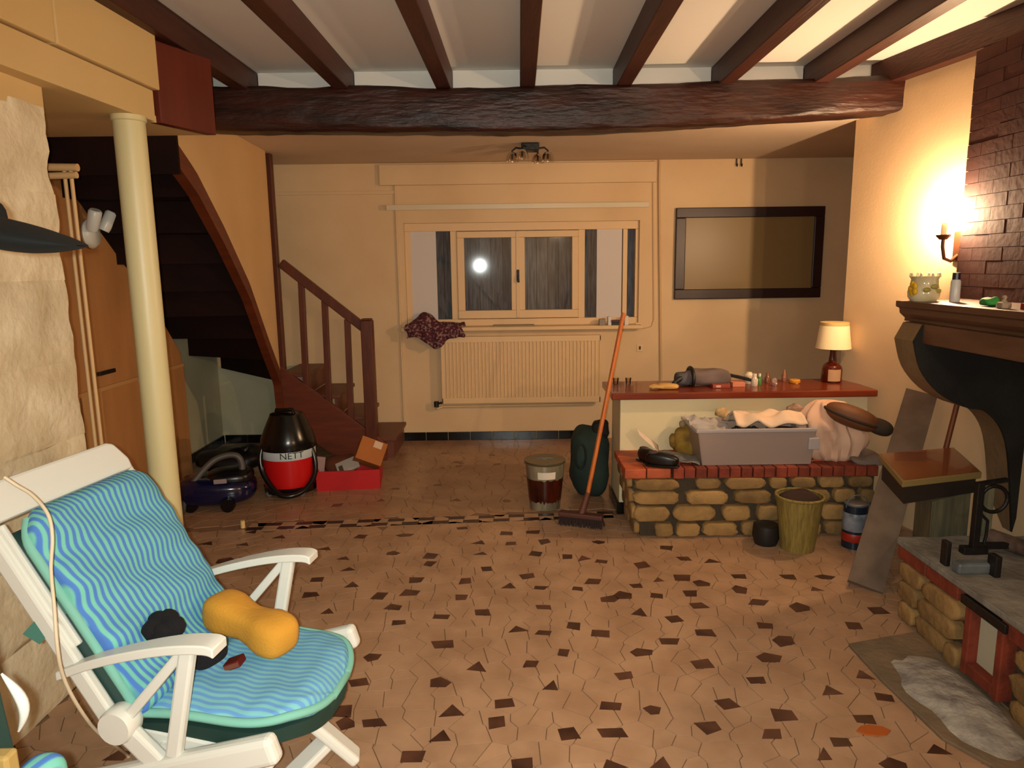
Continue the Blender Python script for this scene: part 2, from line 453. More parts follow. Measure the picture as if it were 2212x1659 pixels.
tagbeam(obj('ceiling_joist', g, M_joist, bevel=.004), 'reddish joist lying along the top of the fireplace side wall')
# big bowed beam
def beamfn(u, v):
    x = -2.3 + (wx(4.3) + .02 + 2.3) * u
    top = 2.565 + .03 * abs(x) / 2 + .008 * noise.noise((x * 2.1, 5, 0))
    bot = 2.315 + .085 * (max(0, x - .3) / 1.9) ** 1.5 + .03 * max(0, -x) / 1.7
    a = 2 * PI * v
    sp = lambda t, k: math.copysign(abs(t) ** k, t)
    ny, nz = sp(math.cos(a), .35), sp(math.sin(a), .35)
    y = 4.33 + .10 * ny; z = (top + bot) / 2 + (top - bot) / 2 * nz
    q = noise.noise_vector((x * 3.0, ny * 2, nz * 2)) * .014
    q += noise.noise_vector((x * 11.0, ny * 5, nz * 5)) * .006
    return (x, y + q.y, z + q.z * .8)
g = G().grid(beamfn, 110, 28, cv=True)
n_ = 111
g.f.append(tuple(j * n_ for j in range(28))); g.f.append(tuple(j * n_ + 110 for j in reversed(range(28))))
tag(obj('main_beam', g, M_beam, smooth=60), 'huge rough dark oak beam crossing the room and carrying the joists', 'beam')

# ---- baseboards of black tile
bb = structe('baseboard_back', (0, FY, 0))
x = lp + .06
while x < .66:
    obj('tile', G().box(x + .002, FY - .015, 0, x + .198, FY - .0005, .075), M_black, bb, bevel=.002); x += .2
x = LX + .02
while x < -1.0:
    obj('tile', G().box(x + .002, FY - .020, 0, x + .198, FY - .0065, .075), M_black, bb, bevel=.002); x += .2
bl = structe('baseboard_left', (LX, 5.5, 0))
y = 5.55
while y < FY - .05:
    obj('tile', G().box(LX + .0005, y + .002, 0, LX + .015, min(y + .198, FY - .02), .075), M_black, bl, bevel=.002); y += .2

# ---- stone pier on the left and cream bulkhead over it
pier = structe('wall_pier', (-1.66, 2.0, 0))
obj('core', G().box(-2.55, .9, 0, -1.70, 2.60, 2.2), M_stone, pier)
rr = random.Random(4)
zc = [0, .30, .58, .93, 1.22, 1.52, 1.83, 2.13]
for r in range(7):
    ys = [.9] + sorted(rr.uniform(1.2, 2.3) for _ in range(2)) + [2.66 + rr.uniform(-.02, .025)]
    ys[1] = .9 + (2.6 - .9) * rr.uniform(.25, .4); ys[2] = .9 + (2.6 - .9) * rr.uniform(.6, .78)
    for a, b in zip(ys, ys[1:]):
        nu, nv = 14, 10
        z0, z1 = zc[r] , zc[r + 1]
        sd = rr.uniform(0, 50)
        def fn(u, v):
            yy = a + (b - a) * u; zz = z0 + (z1 - z0) * v
            e = min(u * (b - a), (1 - u) * (b - a), v * (z1 - z0), (1 - v) * (z1 - z0))
            x = -1.668 + .006 * min(1, e / .02) + .014 * noise.noise((yy * 7 + sd, zz * 7, 1)) + .006 * noise.noise((yy * 22, zz * 22 + sd, 1))
            if b > 2.6 and u > .9:
                yy += .02 * noise.noise((0, zz * 9, sd)); 
            return (x, yy, zz)
        g = G().grid(fn, nu, nv)
        W = nu + 1; ring = [i for i in range(W)] + [j * W + nu for j in range(1, nv + 1)] + [nv * W + i for i in range(nu - 1, -1, -1)] + [j * W for j in range(nv - 1, 0, -1)]
        base = len(g.v); g.v += [(-1.85, g.v[i][1], g.v[i][2]) for i in ring]
        for q in range(len(ring)):
            g.f.append((ring[q], base + q, base + (q + 1) % len(ring), ring[(q + 1) % len(ring)]))
        obj('stone_block', g, M_stone, pier, smooth=70)

ZS = 2.2
bulk = structe('wall_bulkhead', (-1.66, 2.7, ZS))
obj('lower_band', G().pz([(-1.672, .9), (-1.560, 3.265), (-2.2, 3.265), (-2.55, .9)], ZS, 2.33), M_bulk, bulk, bevel=.004)
obj('under_wall', G().box(-2.5, .9, 2.11, -1.665, 2.655, 2.205), M_bulk, bulk)
yb = [.9, 1.9, 2.62, 3.29]
for a, b in zip(yb, yb[1:]):
    fx = lambda y: -1.652 + (y - .9) * .0475
    obj('panel', G().pz([(fx(a), a + .003), (fx(b), b - .003), (-2.2, b - .003), (-2.2, a + .003)], 2.335, 2.694), M_bulk, bulk, bevel=.006)
g = G().pz([(-1.60, 3.293), (-1.548, 3.293), (-1.43, 3.60), (-1.48, 3.60)], ZS, 2.548)
tag(obj('stair_fascia', g, M_redpanel, bevel=.003), 'red-brown wooden panel closing the stairwell edge under the beam', 'panel')
struct('ceiling_landing', G().pz([(-1.66, 2.66), (-1.58, 3.27), (-1.45, 3.60), (-2.62, 3.60), (-2.62, 2.4)], ZS + .001, ZS + .03), M_bulk)

# ---- round post
post = thing('round_post', 'round cream post standing behind the deck chair under the stair landing', 'post', (-1.62, 3.15, 0))
obj('shaft', G().lathe([(.064, 0), (.064, ZS + .0)], (-1.62, 3.15, 0), 32), M_post, post, smooth=40)
obj('cap', G().lathe([(.064, ZS - .025), (.070, ZS - .02), (.070, ZS)], (-1.62, 3.15, 0), 32), M_post, post, smooth=40)

# ================================================================== STAIR
stair = thing('staircase', 'winding dark wooden staircase turning up behind the round cream post', 'staircase', (-1.9, 5.6, 0))
inner = [(.30, (-1.852, 5.52)), (.47, (-1.845, 5.49)), (.78, (-1.84, 5.44)), (1.05, (-1.83, 5.20)), (1.46, (-1.81, 4.85)), (1.81, (-1.76, 4.36)), (2.07, (-1.71, 3.92)), (2.19, (-1.67, 3.60))]
outer = [(.30, (-1.86, 6.2)), (.54, (-2.07, 6.2)), (.76, (-2.60, 6.2)), (.80, (-2.60, 5.94)), (1.0, (-2.60, 5.50)), (1.15, (-2.60, 5.14)), (1.38, (-2.60, 4.77)), (1.64, (-2.60, 4.43)), (1.975, (-2.60, 4.04)), (2.19, (-2.60, 3.62))]
RISE = .18
for i in range(1, 5):                       # straight flight along the far wall
    xr = [-.955, -1.19, -1.40, -1.64, -1.86][i - 1]
    xl = [-1.21, -1.42, -1.66, -1.88][i - 1]
    obj('tread', G().box(xl, 5.60, RISE * i - .03, xr, FY - .03, RISE * i), M_tread, stair, bevel=.005)
    obj('riser', G().box(xl + .0, 5.63, RISE * (i - 1), xr - .025, FY - .03, RISE * i - .031) if i < 3 else G().box(xr - .045, 5.63, RISE * (i - 1), xr - .025, FY - .03, RISE * i - .031), M_tread, stair)
zs = [RISE * i for i in range(4, 14)]
fe = [(interp(inner, z - .15), interp(outer, z - .15)) for z in zs]
fe[-1] = ((-1.66, 3.61), (-2.60, 3.61))
for k in range(len(zs) - 1):
    (a, b), (c, d) = fe[k], fe[k + 1]
    if k > 0 or True:
        z = min(zs[k], 2.19)
        poly = [tuple(a), tuple(c), tuple(d)]
        if b[1] > 6 and d[1] < 6.1: poly.append((-2.60, 6.2))
        poly.append(tuple(b))
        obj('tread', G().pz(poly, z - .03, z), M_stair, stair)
        if k > 0:
            z0 = zs[k - 1] - .03
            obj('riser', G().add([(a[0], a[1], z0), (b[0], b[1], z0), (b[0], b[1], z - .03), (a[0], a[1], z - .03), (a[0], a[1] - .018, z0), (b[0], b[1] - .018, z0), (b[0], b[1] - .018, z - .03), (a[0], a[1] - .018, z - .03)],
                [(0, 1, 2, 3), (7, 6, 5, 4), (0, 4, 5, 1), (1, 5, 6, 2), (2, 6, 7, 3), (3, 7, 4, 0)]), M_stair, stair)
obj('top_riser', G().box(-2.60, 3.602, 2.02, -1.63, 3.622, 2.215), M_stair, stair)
# curved inner stringer and the ochre partition that stands on it
zz = [.33 + (2.185 - .33) * i / 60 for i in range(61)]
pts = [(interp(inner, z), z) for z in zz]
g = G()
for (p, z) in pts:
    lo = z - .115
    g.v += [(p[0] + .03, p[1], z), (p[0] + .03, p[1] - .0, lo), (p[0] - .03, p[1], lo), (p[0] - .03, p[1], z)]
for i in range(60):
    for k in range(4):
        g.f.append((i * 4 + k, i * 4 + (k + 1) % 4, i * 4 + 4 + (k + 1) % 4, i * 4 + 4 + k))
g.f += [(3, 2, 1, 0), (240, 241, 242, 243)]
obj('inner_stringer', g, M_stair2, stair, smooth=50)
g = G()
for (p, z) in pts:
    zt = 2.424 if p[1] > 4.34 else (2.55 if p[1] > 3.62 else 2.55)
    zt = 2.424
    g.v += [(p[0] + .016, p[1], z - .002), (p[0] + .016, p[1], zt), (p[0] - .016, p[1], zt), (p[0] - .016, p[1], z - .002)]
for i in range(60):
    for k in range(4):
        g.f.append((i * 4 + k, i * 4 + (k + 1) % 4, i * 4 + 4 + (k + 1) % 4, i * 4 + 4 + k))
g.f += [(3, 2, 1, 0), (240, 241, 242, 243)]
part = obj('partition', g, M_orange, stair, smooth=50); part['label'] = 'ochre yellow partition above the curved stringer'
obj('partition_post', G().box(-1.868, 5.60, .0, -1.828, 5.66, 2.424), M_rail, stair, bevel=.003)
# stringer, newel, handrail and balusters of the lower flight
obj('flight_stringer', G().py([(-1.87, .36), (-1.87, .80), (-1.03, .14), (-1.03, 0), (-1.40, 0)], 5.56, 5.598), M_stair2, stair, bevel=.003)
obj('newel_post', G().box(-1.19, 5.545, 0, -1.10, 5.635, 1.14).box(-1.183, 5.552, 1.14, -1.107, 5.628, 1.155), M_rail, stair, bevel=.006)
h0, h1 = onY(607, 568, 5.62), onY(795, 715, 5.62)
obj('handrail', G().bar(h0, (h1.x, 5.62, h1.z), .05, .07), M_rail, stair, bevel=.006)
for x0, y0, y1 in ((650, 600, 800), (701, 650, 845), (750, 690, 890)):
    a = onY(x0, y0, 5.62); xb = onY(x0 + 8, y1, 5.62)
    zb = .80 - (-1.87 - a.x) * (.66 / -.84) - .04
    obj('baluster', G().bar((a.x, 5.58, zb), (a.x, 5.62, a.z), .045, .035, (0, 1, 0)), M_rail, stair, bevel=.003)

# ---- plywood cupboard under the stair on the left
cup = thing('understair_cupboard', 'plywood boarded cupboard under the stair, beside the stone pier', 'cupboard', (-2.45, 4.4, 0))
PX = -2.44
def zup(y): return max(.9, min(2.15, .93 + (5.18 - y) * .90))
obj('upper_board', G().px([(3.1, .865), (5.16, .865), (5.16, .95), (4.77, 1.38), (4.43, 1.66), (4.04, 2.0), (3.86, 2.18), (3.1, 2.18)], PX - .02, PX), M_ply, cup, bevel=.002)
for a, b in ((3.1, 3.92), (3.925, 4.12), (4.125, 4.63), (4.635, 5.20)):
    obj('board', G().box(PX - .03, a, 0, PX + (.004 if a == 3.925 else -.004), b - .004, .855), M_ply2 if a == 3.925 else M_ply, cup, bevel=.003)
obj('rail', G().box(PX - .01, 3.1, .845, PX + .010, 5.18, .872), M_ply2, cup, bevel=.003)
lt = onX(232, 803, PX + .012)
obj('latch', G().box(PX + .010, lt.y - .10, lt.z - .012, PX + .026, lt.y + .07, lt.z + .012), M_dark, cup, bevel=.004)
for y in (3.80, 3.86):
    obj('batten', G().box(PX, y, .875, PX + .012, y + .025, 2.0), M_ply2, cup, bevel=.002)

# pipes beside the pier
pipes = thing('cream_pipes', 'cream painted pipes with an elbow rising beside the stone pier', 'pipe', (-1.82, 3.0, 0))
a, b = onY(110, 360, 3.0), onY(168, 362, 3.0)
obj('cross_pipe', G().tube([a - Vector((.1, 0, 0)), b], .016, 10), M_pipe, pipes, smooth=True)
a, b = onY(108, 381, 2.98), onY(166, 378, 2.98)
obj('cross_pipe', G().tube([a - Vector((.1, 0, 0)), b], .014, 10), M_pipe, pipes, smooth=True)
for x0, x1 in ((139, 176), (153, 192)):
    a, b = onY(x0, 370, 3.0), onY(x1, 960, 3.0)
    obj('riser_pipe', G().tube([(a.x, 3.0, a.z), (a.x, 3.0, 0)], .008, 8), M_pipe, pipes, smooth=True)

# white double spotlight under the stair
sp = onX(208, 505, PX + .05)
spot = thing('double_spotlight', 'white double spotlight with round base under the stair, near the cream pipes', 'lamp', (PX, sp.y, sp.z))
mt = Matrix.Rotation(PI / 2, 3, 'Y')
obj('base_dish', G().lathe([(.0, 0), (.075, .002), (.085, .02), (.07, .04), (.0, .045)], (PX + .0, sp.y, sp.z), 24, mt), M_white, spot, smooth=True)
for dy in (-.055, .06):
    d = Vector((.35, dy * 3.5, .8)).normalized(); q = d.to_track_quat('Z', 'Y').to_matrix()
    obj('lamp_head', G().lathe([(.0, 0), (.03, .0), (.034, .02), (.036, .11), (.028, .12), (.0, .12)], (PX + .06, sp.y + dy, sp.z + .02), 16, q), M_white, spot, smooth=True)
pb = onX(252, 372, -2.2)
pl = thing('pull_bulb', 'small white pull bulb hanging on a cord in the dark stairwell', 'bulb', pb)
obj('bulb', G().blob(pb, (.022, .022, .03)), M_white, pl, smooth=True)
obj('cord', G().tube([pb + Vector((0, 0, .02)), pb + Vector((0, 0, .28))], .003, 6), M_white, pl)

# ================================================================== WINDOW
win = structe('window_1', ((WX0 + WX1) / 2, FY, WZ0))
def px_(x, y=600): return onY(x, y, FY).x
F0, F1 = FY + .03, FY + .09
zt, zb = WZ1, WZ0
obj('frame', G().box(WX0, F0, zt - .07, WX1, F1, zt).box(WX0, F0, zb, WX1, F1, zb + .06).box(WX0, F0, zb + .06, WX0 + .05, F1, zt - .07)
    .box(WX1 - .03, F0, zb + .06, WX1, F1, zt - .07).box(px_(974), F0, zb + .06, px_(988), F1, zt - .07).box(px_(1250), F0, zb + .06, px_(1264), F1, zt - .07)
    .box(px_(1346), F0, zb + .06, px_(1356), F1, zt - .07), M_frame, win, bevel=.004)
for a, b in ((988, 1118.5), (1118.5, 1250)):
    x0, x1 = px_(a) + .001, px_(b) - .001
    zl, zh = zb + .065, zt - .075
    sh = obj('sash', G().box(x0, F0 - .015, zh - .055, x1, F1 - .02, zh).box(x0, F0 - .015, zl, x1, F1 - .02, zl + .07)
        .box(x0, F0 - .015, zl + .07, x0 + .062, F1 - .02, zh - .055).box(x1 - .055, F0 - .015, zl + .07, x1, F1 - .02, zh - .055), M_frame, win, bevel=.004)
    if a < 1000:      # this old pane sits a little askew in its sash
        cxp, hw = (x0 + x1) / 2, (x1 - x0 - .105) / 2
        obj('pane', G().obox((cxp + .002, F0 + .0155, (zl + .065 + zh - .05) / 2), (2 * hw, .004, zh - .05 - zl - .065), Matrix.Rotation(.041, 3, 'Z')), M_glass_old, sh)
    else: obj('pane', G().box(x0 + .055, F0 + .012, zl + .065, x1 - .05, F0 + .016, zh - .05), M_glass, sh)
for a, b in ((878, 974), (1264, 1346)):
    obj('pane', G().box(px_(a) + .03, F0 + .02, zb + .05, px_(b), F0 + .025, zt - .065), M_glass, win)
for a, b in ((884, 943), (1290, 1344)):
    obj('blind', G().box(px_(a), F0 + .006, zb + .06, px_(b), F0 + .014, zt - .07), M_blind, win)
hd = onY(1119, 595, FY)
obj('astragal', G().box(px_(1118.5) - .014, F0 - .022, zb + .07, px_(1118.5) + .014, F0 - .0152, zt - .08), M_frame, win, bevel=.003)
obj('handle', G().box(hd.x - .012, F0 - .03, hd.z - .05, hd.x + .012, F0 - .015, hd.z + .05).bar((hd.x, F0 - .035, hd.z), (hd.x + .004, F0 - .045, hd.z - .06), .02, .02, (0, 1, 0)), M_dark, win, bevel=.004)
obj('sill', G().box(WX0 - .04, FY - .10, zb - .035, WX1 + .02, FY + .03, zb - .001), M_frame, win, bevel=.006)
SH = FY + .22
x = WX0
rr = random.Random(2)
while x < WX1:
    w = rr.uniform(.085, .12)
    obj('shutter_plank', G().box(x + .002, SH + rr.uniform(0, .006), zb - .1, min(x + w, WX1 + .05) - .002, SH + .03, zt + .1), M_plank, win); x += w
q0, q1 = onY(1000, 560, SH - .02), onY(1092, 668, SH - .02)
obj('shutter_brace', G().bar(q0, q1, .085, .02, (0, 1, 0)), M_plank, win)
q0, q1 = onY(945, 640, SH - .02), onY(985, 690, SH - .02)
obj('shutter_brace', G().bar(q0, q1, .085, .02, (0, 1, 0)), M_plank, win)
# curtain rail above the window
cr0, cr1 = onY(835, 449, FY - .05), onY(1402, 439, FY - .05)
rl = thing('curtain_rail', 'long pale curtain rail fixed across the wall above the window', 'curtain rail', (.0, FY - .05, cr0.z))
obj('rail', G().box(cr0.x, FY - .062, cr0.z - .022, cr1.x, FY - .045, cr0.z + .022), mat('rail_white', '#d2c4a4', .22), rl, bevel=.003)
for x in (cr0.x + .06, .0, cr1.x - .08):
    obj('bracket', G().box(x - .012, FY - .045, cr0.z - .015, x + .012, FY, cr0.z + .015), M_frame, rl)

# heating pipe right of the window and the rounded panel line
hp = thing('heating_pipe', 'thin cream heating pipe running down the wall between window and mirror', 'pipe', (1.25, FY, 0))
a, b = onY(1424, 392, FY - .02), onY(1428, 830, FY - .02)
obj('pipe', G().tube([(a.x, FY - .022, 2.42), (a.x + .0, FY - .022, a.z), (b.x, FY - .022, b.z), (b.x, FY - .022, .0)], .009, 8), M_pipe, hp, smooth=True)
a, b = onY(1411, 395, FY - .02), onY(1413, 690, FY - .02)
hp2 = tag(obj('wall_cable', G().tube([(a.x, FY - .008, 2.42), (a.x, FY - .008, a.z), (b.x, FY - .008, b.z), (b.x - .02, FY - .008, b.z - .06), (b.x - .10, FY - .008, b.z - .08)], .006, 6), M_pipe), 'cream cable curving in beside the window next to the pipe', 'cable')
for (x, y), l in (((1380, 705), 'small wall switch just below the window corner, upper of two'), ((1382, 751), 'small wall switch below the window corner, lower of two')):
    p = onY(x, y, FY)
    t = thing('wall_switch', l, 'switch', (p.x, FY, p.z))
    obj('plate', G().box(p.x - .03, FY - .008, p.z - .035, p.x + .03, FY, p.z + .035), M_frame, t, bevel=.003)
    obj('toggle', G().box(p.x - .008, FY - .02, p.z - .015, p.x + .006, FY - .008, p.z + .015), M_dark, t, bevel=.002)
for x in (1590, 1600):
    p = onY(x, 350, FY)
    obj_ = tag(obj('wall_hook', G().tube([(p.x, FY - .001, p.z + .04), (p.x, FY - .02, p.z + .02), (p.x, FY - .02, p.z - .03), (p.x, FY - .035, p.z - .04), (p.x, FY - .045, p.z - .02)], .005, 6), M_dark), ['small dark hook under the ceiling above the mirror, the one nearer the window', 'small dark hook under the ceiling above the mirror, the one farther from the window'][x > 1595], 'hook', 'pair of hooks above the mirror')

# ---- radiator
r0, r1 = onY(951, 728, FY - .09), onY(1297, 868, FY - .09)
rad = thing('radiator', 'cream ribbed panel radiator below the window', 'radiator', ((r0.x + r1.x) / 2, FY - .06, r1.z))
x0, x1, z0, z1 = r0.x, r1.x, r1.z, r0.z
nr = 42; prof = []
for i in range(nr):
    a = x0 + .03 + (x1 - x0 - .06) * i / nr; w = (x1 - x0 - .06) / nr
    prof += [(a, 0), (a + w * .30, 0), (a + w * .42, .011), (a + w * .88, .011)]
g = G()
pp = [(x0 + .012, .0)] + prof + [(x1 - .012, .0)]
v = []; n = len(pp)
g.v = [(px2, FY - .087 - dy, z0 + .05) for px2, dy in pp] + [(px2, FY - .087 - dy, z1 - .05) for px2, dy in pp]
g.f = [(i, i + 1, n + i + 1, n + i) for i in range(n - 1)]
obj('ribbed_front', g, M_rad, rad)
obj('panel', G().box(x0, FY - .085, z0, x1, FY - .05, z1).box(x0, FY - .098, z1 - .052, x1, FY - .085, z1).box(x0, FY - .098, z0, x1, FY - .085, z0 + .052).box(x0, FY - .098, z0, x0 + .014, FY - .085, z1).box(x1 - .014, FY - .098, z0, x1, FY - .085, z1), M_rad, rad, bevel=.004)
obj('back_panel', G().box(x0 + .01, FY - .04, z0 + .01, x1 - .01, FY - .005, z1 - .01), M_rad, rad)
vv = onY(944, 872, FY - .06)
obj('valve', G().tube([(vv.x - .005, FY - .06, vv.z + .02), (vv.x - .005, FY - .06, vv.z - .03)], .022, 12).tube([(vv.x, FY - .06, vv.z), (x0 + .01, FY - .06, vv.z + .01)], .01, 8), M_dark, rad, smooth=True)
obj('feed_pipe', G().tube([(x0, FY - .03, z0 - .035), (x1 - .05, FY - .03, z0 - .03)], .010, 8), M_rad, rad, smooth=True)
obj('feed_pipe', G().tube([(vv.x - .005, FY - .06, vv.z - .03), (vv.x - .005, FY - .05, vv.z - .05), (x0, FY - .03, z0 - .035)], .010, 8), M_rad, rad, smooth=True)

# ---- things on the window sill
ZSI = zb - .001
c0 = onY(940, 700, FY - .06)
def clothfn(u, v):
    a = (u - .5) * .50; b = v
    hang = max(0, b - .35)
    yy = FY - .02 - .10 * min(b, .42) / .42 - .012 * math.sin(a * 60) * hang * 2
    zz_ = ZSI + .012 + .10 * math.exp(-((a + .09) / .09) ** 2) * (1 - b) + .025 * noise.noise((a * 14, b * 5, 2)) * (1 - .5 * b) + .012
    if hang > 0: zz_ -= hang * (.16 + .16 * math.exp(-((a - .0) / .09) ** 2)) ; yy -= .012
    return (c0.x + a + .015 * math.sin(b * 9), yy, max(zz_, ZSI + .006 if hang == 0 else -1))
M_check = mat('maroon_check_cloth', '#4a1a26', .9, '#8a6a62', 45, ndetail=1, stretch=(1, .3, 1), contrast=(.5, .62))
g = G().grid(clothfn, 34, 22)
o = obj('check_cloth', g, M_check, smooth=True); md = o.modifiers.new('t', 'SOLIDIFY'); md.thickness = .008
tag(o, 'maroon check cloth crumpled over the window sill above the radiator', 'cloth')
p = onY(1110, 712, FY - .06)
tag(obj('grey_folder', G().box(p.x - .18, FY - .09, ZSI, p.x + .18, FY - .01, ZSI + .014), mat('grey_card', '#8d8065', .7), bevel=.003), 'flat grey folder lying at the middle of the window sill', 'folder')
for i, (x, w, h, col, l, nm, ct) in enumerate(((1300, .05, .055, '#8d8078', 'small grey tin on the window sill beside a white carton', 'small_tin', 'tin'), (1316, .03, .075, '#d8cfc4', 'narrow white carton on the window sill among small dark things', 'carton', 'carton'),
                           (1352, .035, .08, '#d9d0c2', 'white carton on the window sill near the frame edge, past the broom tip', 'carton', 'carton'))):
    p = onY(x, 705, FY - .06)
    tag(obj(nm, G().box(p.x - w / 2, FY - .09, ZSI, p.x + w / 2, FY - .03, ZSI + h), mat('sill_item%d' % i, col, .6), bevel=.004), l, ct)
p = onY(1331, 705, FY - .06)
cb = thing('clothes_brush', 'dark bristle brush lying on the window sill behind the broom tip', 'brush', (p.x, FY - .06, ZSI))
obj('bristles', G().box(p.x - .055, FY - .085, ZSI, p.x + .04, FY - .04, ZSI + .025), M_dark, cb)
obj('back', G().box(p.x - .06, FY - .09, ZSI + .025, p.x + .045, FY - .035, ZSI + .045), mat('brush_wood', '#4a2a26', .5), cb, bevel=.006)

# ---- ceiling light
cl = onZ(1145, 312, 2.42)
lt = thing('ceiling_light', 'black iron ceiling light with four glass-shaded arms above the radiator wall', 'lamp', (cl.x, cl.y, 2.42))
obj('mount', G().box(cl.x - .065, cl.y - .065, 2.372, cl.x + .065, cl.y + .065, 2.425), M_dark, lt, bevel=.008)
M_clear = thin_glass('clear_shade_glass', '#f4f0ea', .05)
for sx, sy in ((-1, 0), (1, 0), (0, -1), (0, 1)):
    dx, dy = (.13 * sx, .02) if sx else (.035 * sy, .11 * sy)
    if not sx: dx = .06 * sy
    e = Vector((cl.x + dx, cl.y + dy, 2.32))
    am = obj('arm', G().tube([(cl.x + dx * .3, cl.y + dy * .3, 2.39), (cl.x + dx * .8, cl.y + dy * .8, 2.40), e + Vector((0, 0, .06)), e], .007, 8), M_dark, lt, smooth=True)
    obj('glass_shade', G().lathe([(.012, .05), (.03, .045), (.042, .02), (.046, -.015), (.043, -.015), (.039, .018), (.028, .04), (.012, .045)], e, 16), M_clear, am, smooth=True)

# ---- mirror
m0, m1 = onY(1461, 448, FY - .03), onY(1771, 640, FY - .03)
mr_ = thing('wall_mirror', 'rectangular mirror in a dark brown frame hanging on the far wall', 'mirror', ((m0.x + m1.x) / 2, FY, (m0.z + m1.z) / 2))
x0, x1, z0, z1, w = m0.x, m1.x, m1.z - .01, m0.z - .005, .085
obj('frame', G().box(x0, FY - .045, z1 - w, x1, FY - .002, z1).box(x0, FY - .045, z0, x1, FY - .002, z0 + w).box(x0, FY - .045, z0 + w, x0 + w, FY - .002, z1 - w).box(x1 - w, FY - .045, z0 + w, x1, FY - .002, z1 - w), M_darkframe, mr_, bevel=.006)
obj('glass', G().box(x0 + w * .9, FY - .03, z0 + w * .9, x1 - w * .9, FY - .02, z1 - w * .9), M_mirror, mr_)

# ================================================================== COUNTER AND BENCH
struct('wall_counter', G().box(.665, 4.25, .0, 2.19, 4.60, .735), M_lowwall, bevel=.004)
bc = structe('baseboard_counter', (.66, 4.4, 0))
for a, b in ((4.242, 4.42), (4.422, 4.605)):
    obj('tile', G().box(.650, a, 0, .664, b, .075), M_black, bc, bevel=.002)
obj('tile', G().box(.650, 4.236, 0, .76, 4.2495, .075), M_black, bc, bevel=.002)
ZC = .778
tag(obj('counter_top', G().box(.605, 4.205, .736, 2.225, 4.66, ZC), M_slab, bevel=.006), 'varnished red-brown wooden top lying on the low cream wall', 'counter top')

bench = thing('stone_bench', 'stone bench with terracotta top built against the low cream wall', 'bench', (1.35, 4.0, 0))
BF, BB, BL, BR, BH = 3.84, 4.248, .63, 2.06, .415
obj('core', G().prism([(BF + .03, 0), (BB, 0), (BB, BH - .045), (BF + .03, BH - .045)], lambda a, b: (BL + .10 - .07 * b / BH, a, b), lambda a, b: (BR, a, b)), M_mortar, bench)
def stone(x0, x1, z0, z1, yf, dep, rr, axis='y', nx=5, nz=4, px=5.5):
    sd = rr.uniform(0, 99); cx, cz = (x0 + x1) / 2, (z0 + z1) / 2; hx, hz = (x1 - x0) / 2, (z1 - z0) / 2
    v = []; f = []
    rings = [(1.0, 0.0), (1.0, .70), (.95, .93), (.78, 1.0)]
    n = 14
    for s_, d_ in rings:
        for k in range(n):
            a = 2 * PI * k / n; c, s2 = math.cos(a), math.sin(a)
            e = (abs(c) ** px + abs(s2) ** px) ** (-1 / px)
            wob = 1 + .13 * noise.noise((c * 1.7 + sd, s2 * 1.7, sd))
            p, q = cx + hx * c * e * s_ * wob, cz + hz * s2 * e * s_ * wob
            d2 = dep * d_ * (1 + .15 * noise.noise((p * 9, q * 9, sd)))
            v.append((p, yf - d2, q) if axis == 'y' else (yf - d2, p, q))
    for i in range(3):
        for k in range(n): f.append((i * n + k, i * n + (k + 1) % n, (i + 1) * n + (k + 1) % n, (i + 1) * n + k))
    f.append(tuple(range(3 * n, 4 * n)))
    return G().add(v, f)
rr = random.Random(21)
rows = [(.008, .088), (.098, .188), (.200, .278), (.288, .352)]
def pxx(x): return onY(x, 1080, BF).x
known = {0: [(1415, 1455), (1462, 1512), (1520, 1596), (1605, 1650)], 1: [(1370, 1446), (1457, 1546), (1562, 1622), (1637, 1684)], 2: [(1368, 1468), (1482, 1572), (1588, 1664)], 3: [(1372, 1465), (1504, 1556), (1566, 1652), (1661, 1696)]}
for r, (za, zb_) in enumerate(rows):
    xs = [(pxx(a), pxx(b)) for a, b in known[r]]
    x = xs[-1][1] + .03
    while x < BR - .05:
        w = rr.uniform(.10, .19); xs.append((x, min(x + w, BR - .01))); x += w + .025
    for a, b in xs:
        obj('stone', stone(a, b, za, zb_, BF + .035, rr.uniform(.045, .06), rr), M_rubble, bench, smooth=60)
for r, (za, zb_) in enumerate(rows):   # left end face
    for a, b in ((BF + .02, BF + .20), (BF + .22, BB - .01)):
        obj('stone', stone(a, b, za, zb_, BL + .10 - .07 * (za + zb_) / 2 / BH, .03, rr, axis='x'), M_rubble, bench, smooth=60)
# brick edge course and terracotta tiles
x = BL + .02
obj('edge_tile', G().box(BL + .0, BF - .012, BH - .06, BL + .12, BF + .12, BH - .004), M_terra, bench, bevel=.006)
obj('edge_tile', G().box(BL + .125, BF - .012, BH - .06, BL + .26, BF + .12, BH - .004), M_terra, bench, bevel=.006)
x = BL + .275
while x < BR - .02:
    obj('brick', G().box(x, BF - .012 + rr.uniform(-.004, .004), BH - .062, x + .058, BF + .12, BH - .004 + rr.uniform(-.002, .002)), M_brick, bench, bevel=.004); x += .0645
x = BL
while x < BR - .02:
    for a, b in ((BF + .125, BF + .26), (BF + .265, BB - .001)):
        obj('tile', G().box(x, a, BH - .045, min(x + .15, BR) - .005, b - .004, BH - .004 + rr.uniform(-.0015, .0015)), M_terra, bench, bevel=.003)
    x += .15

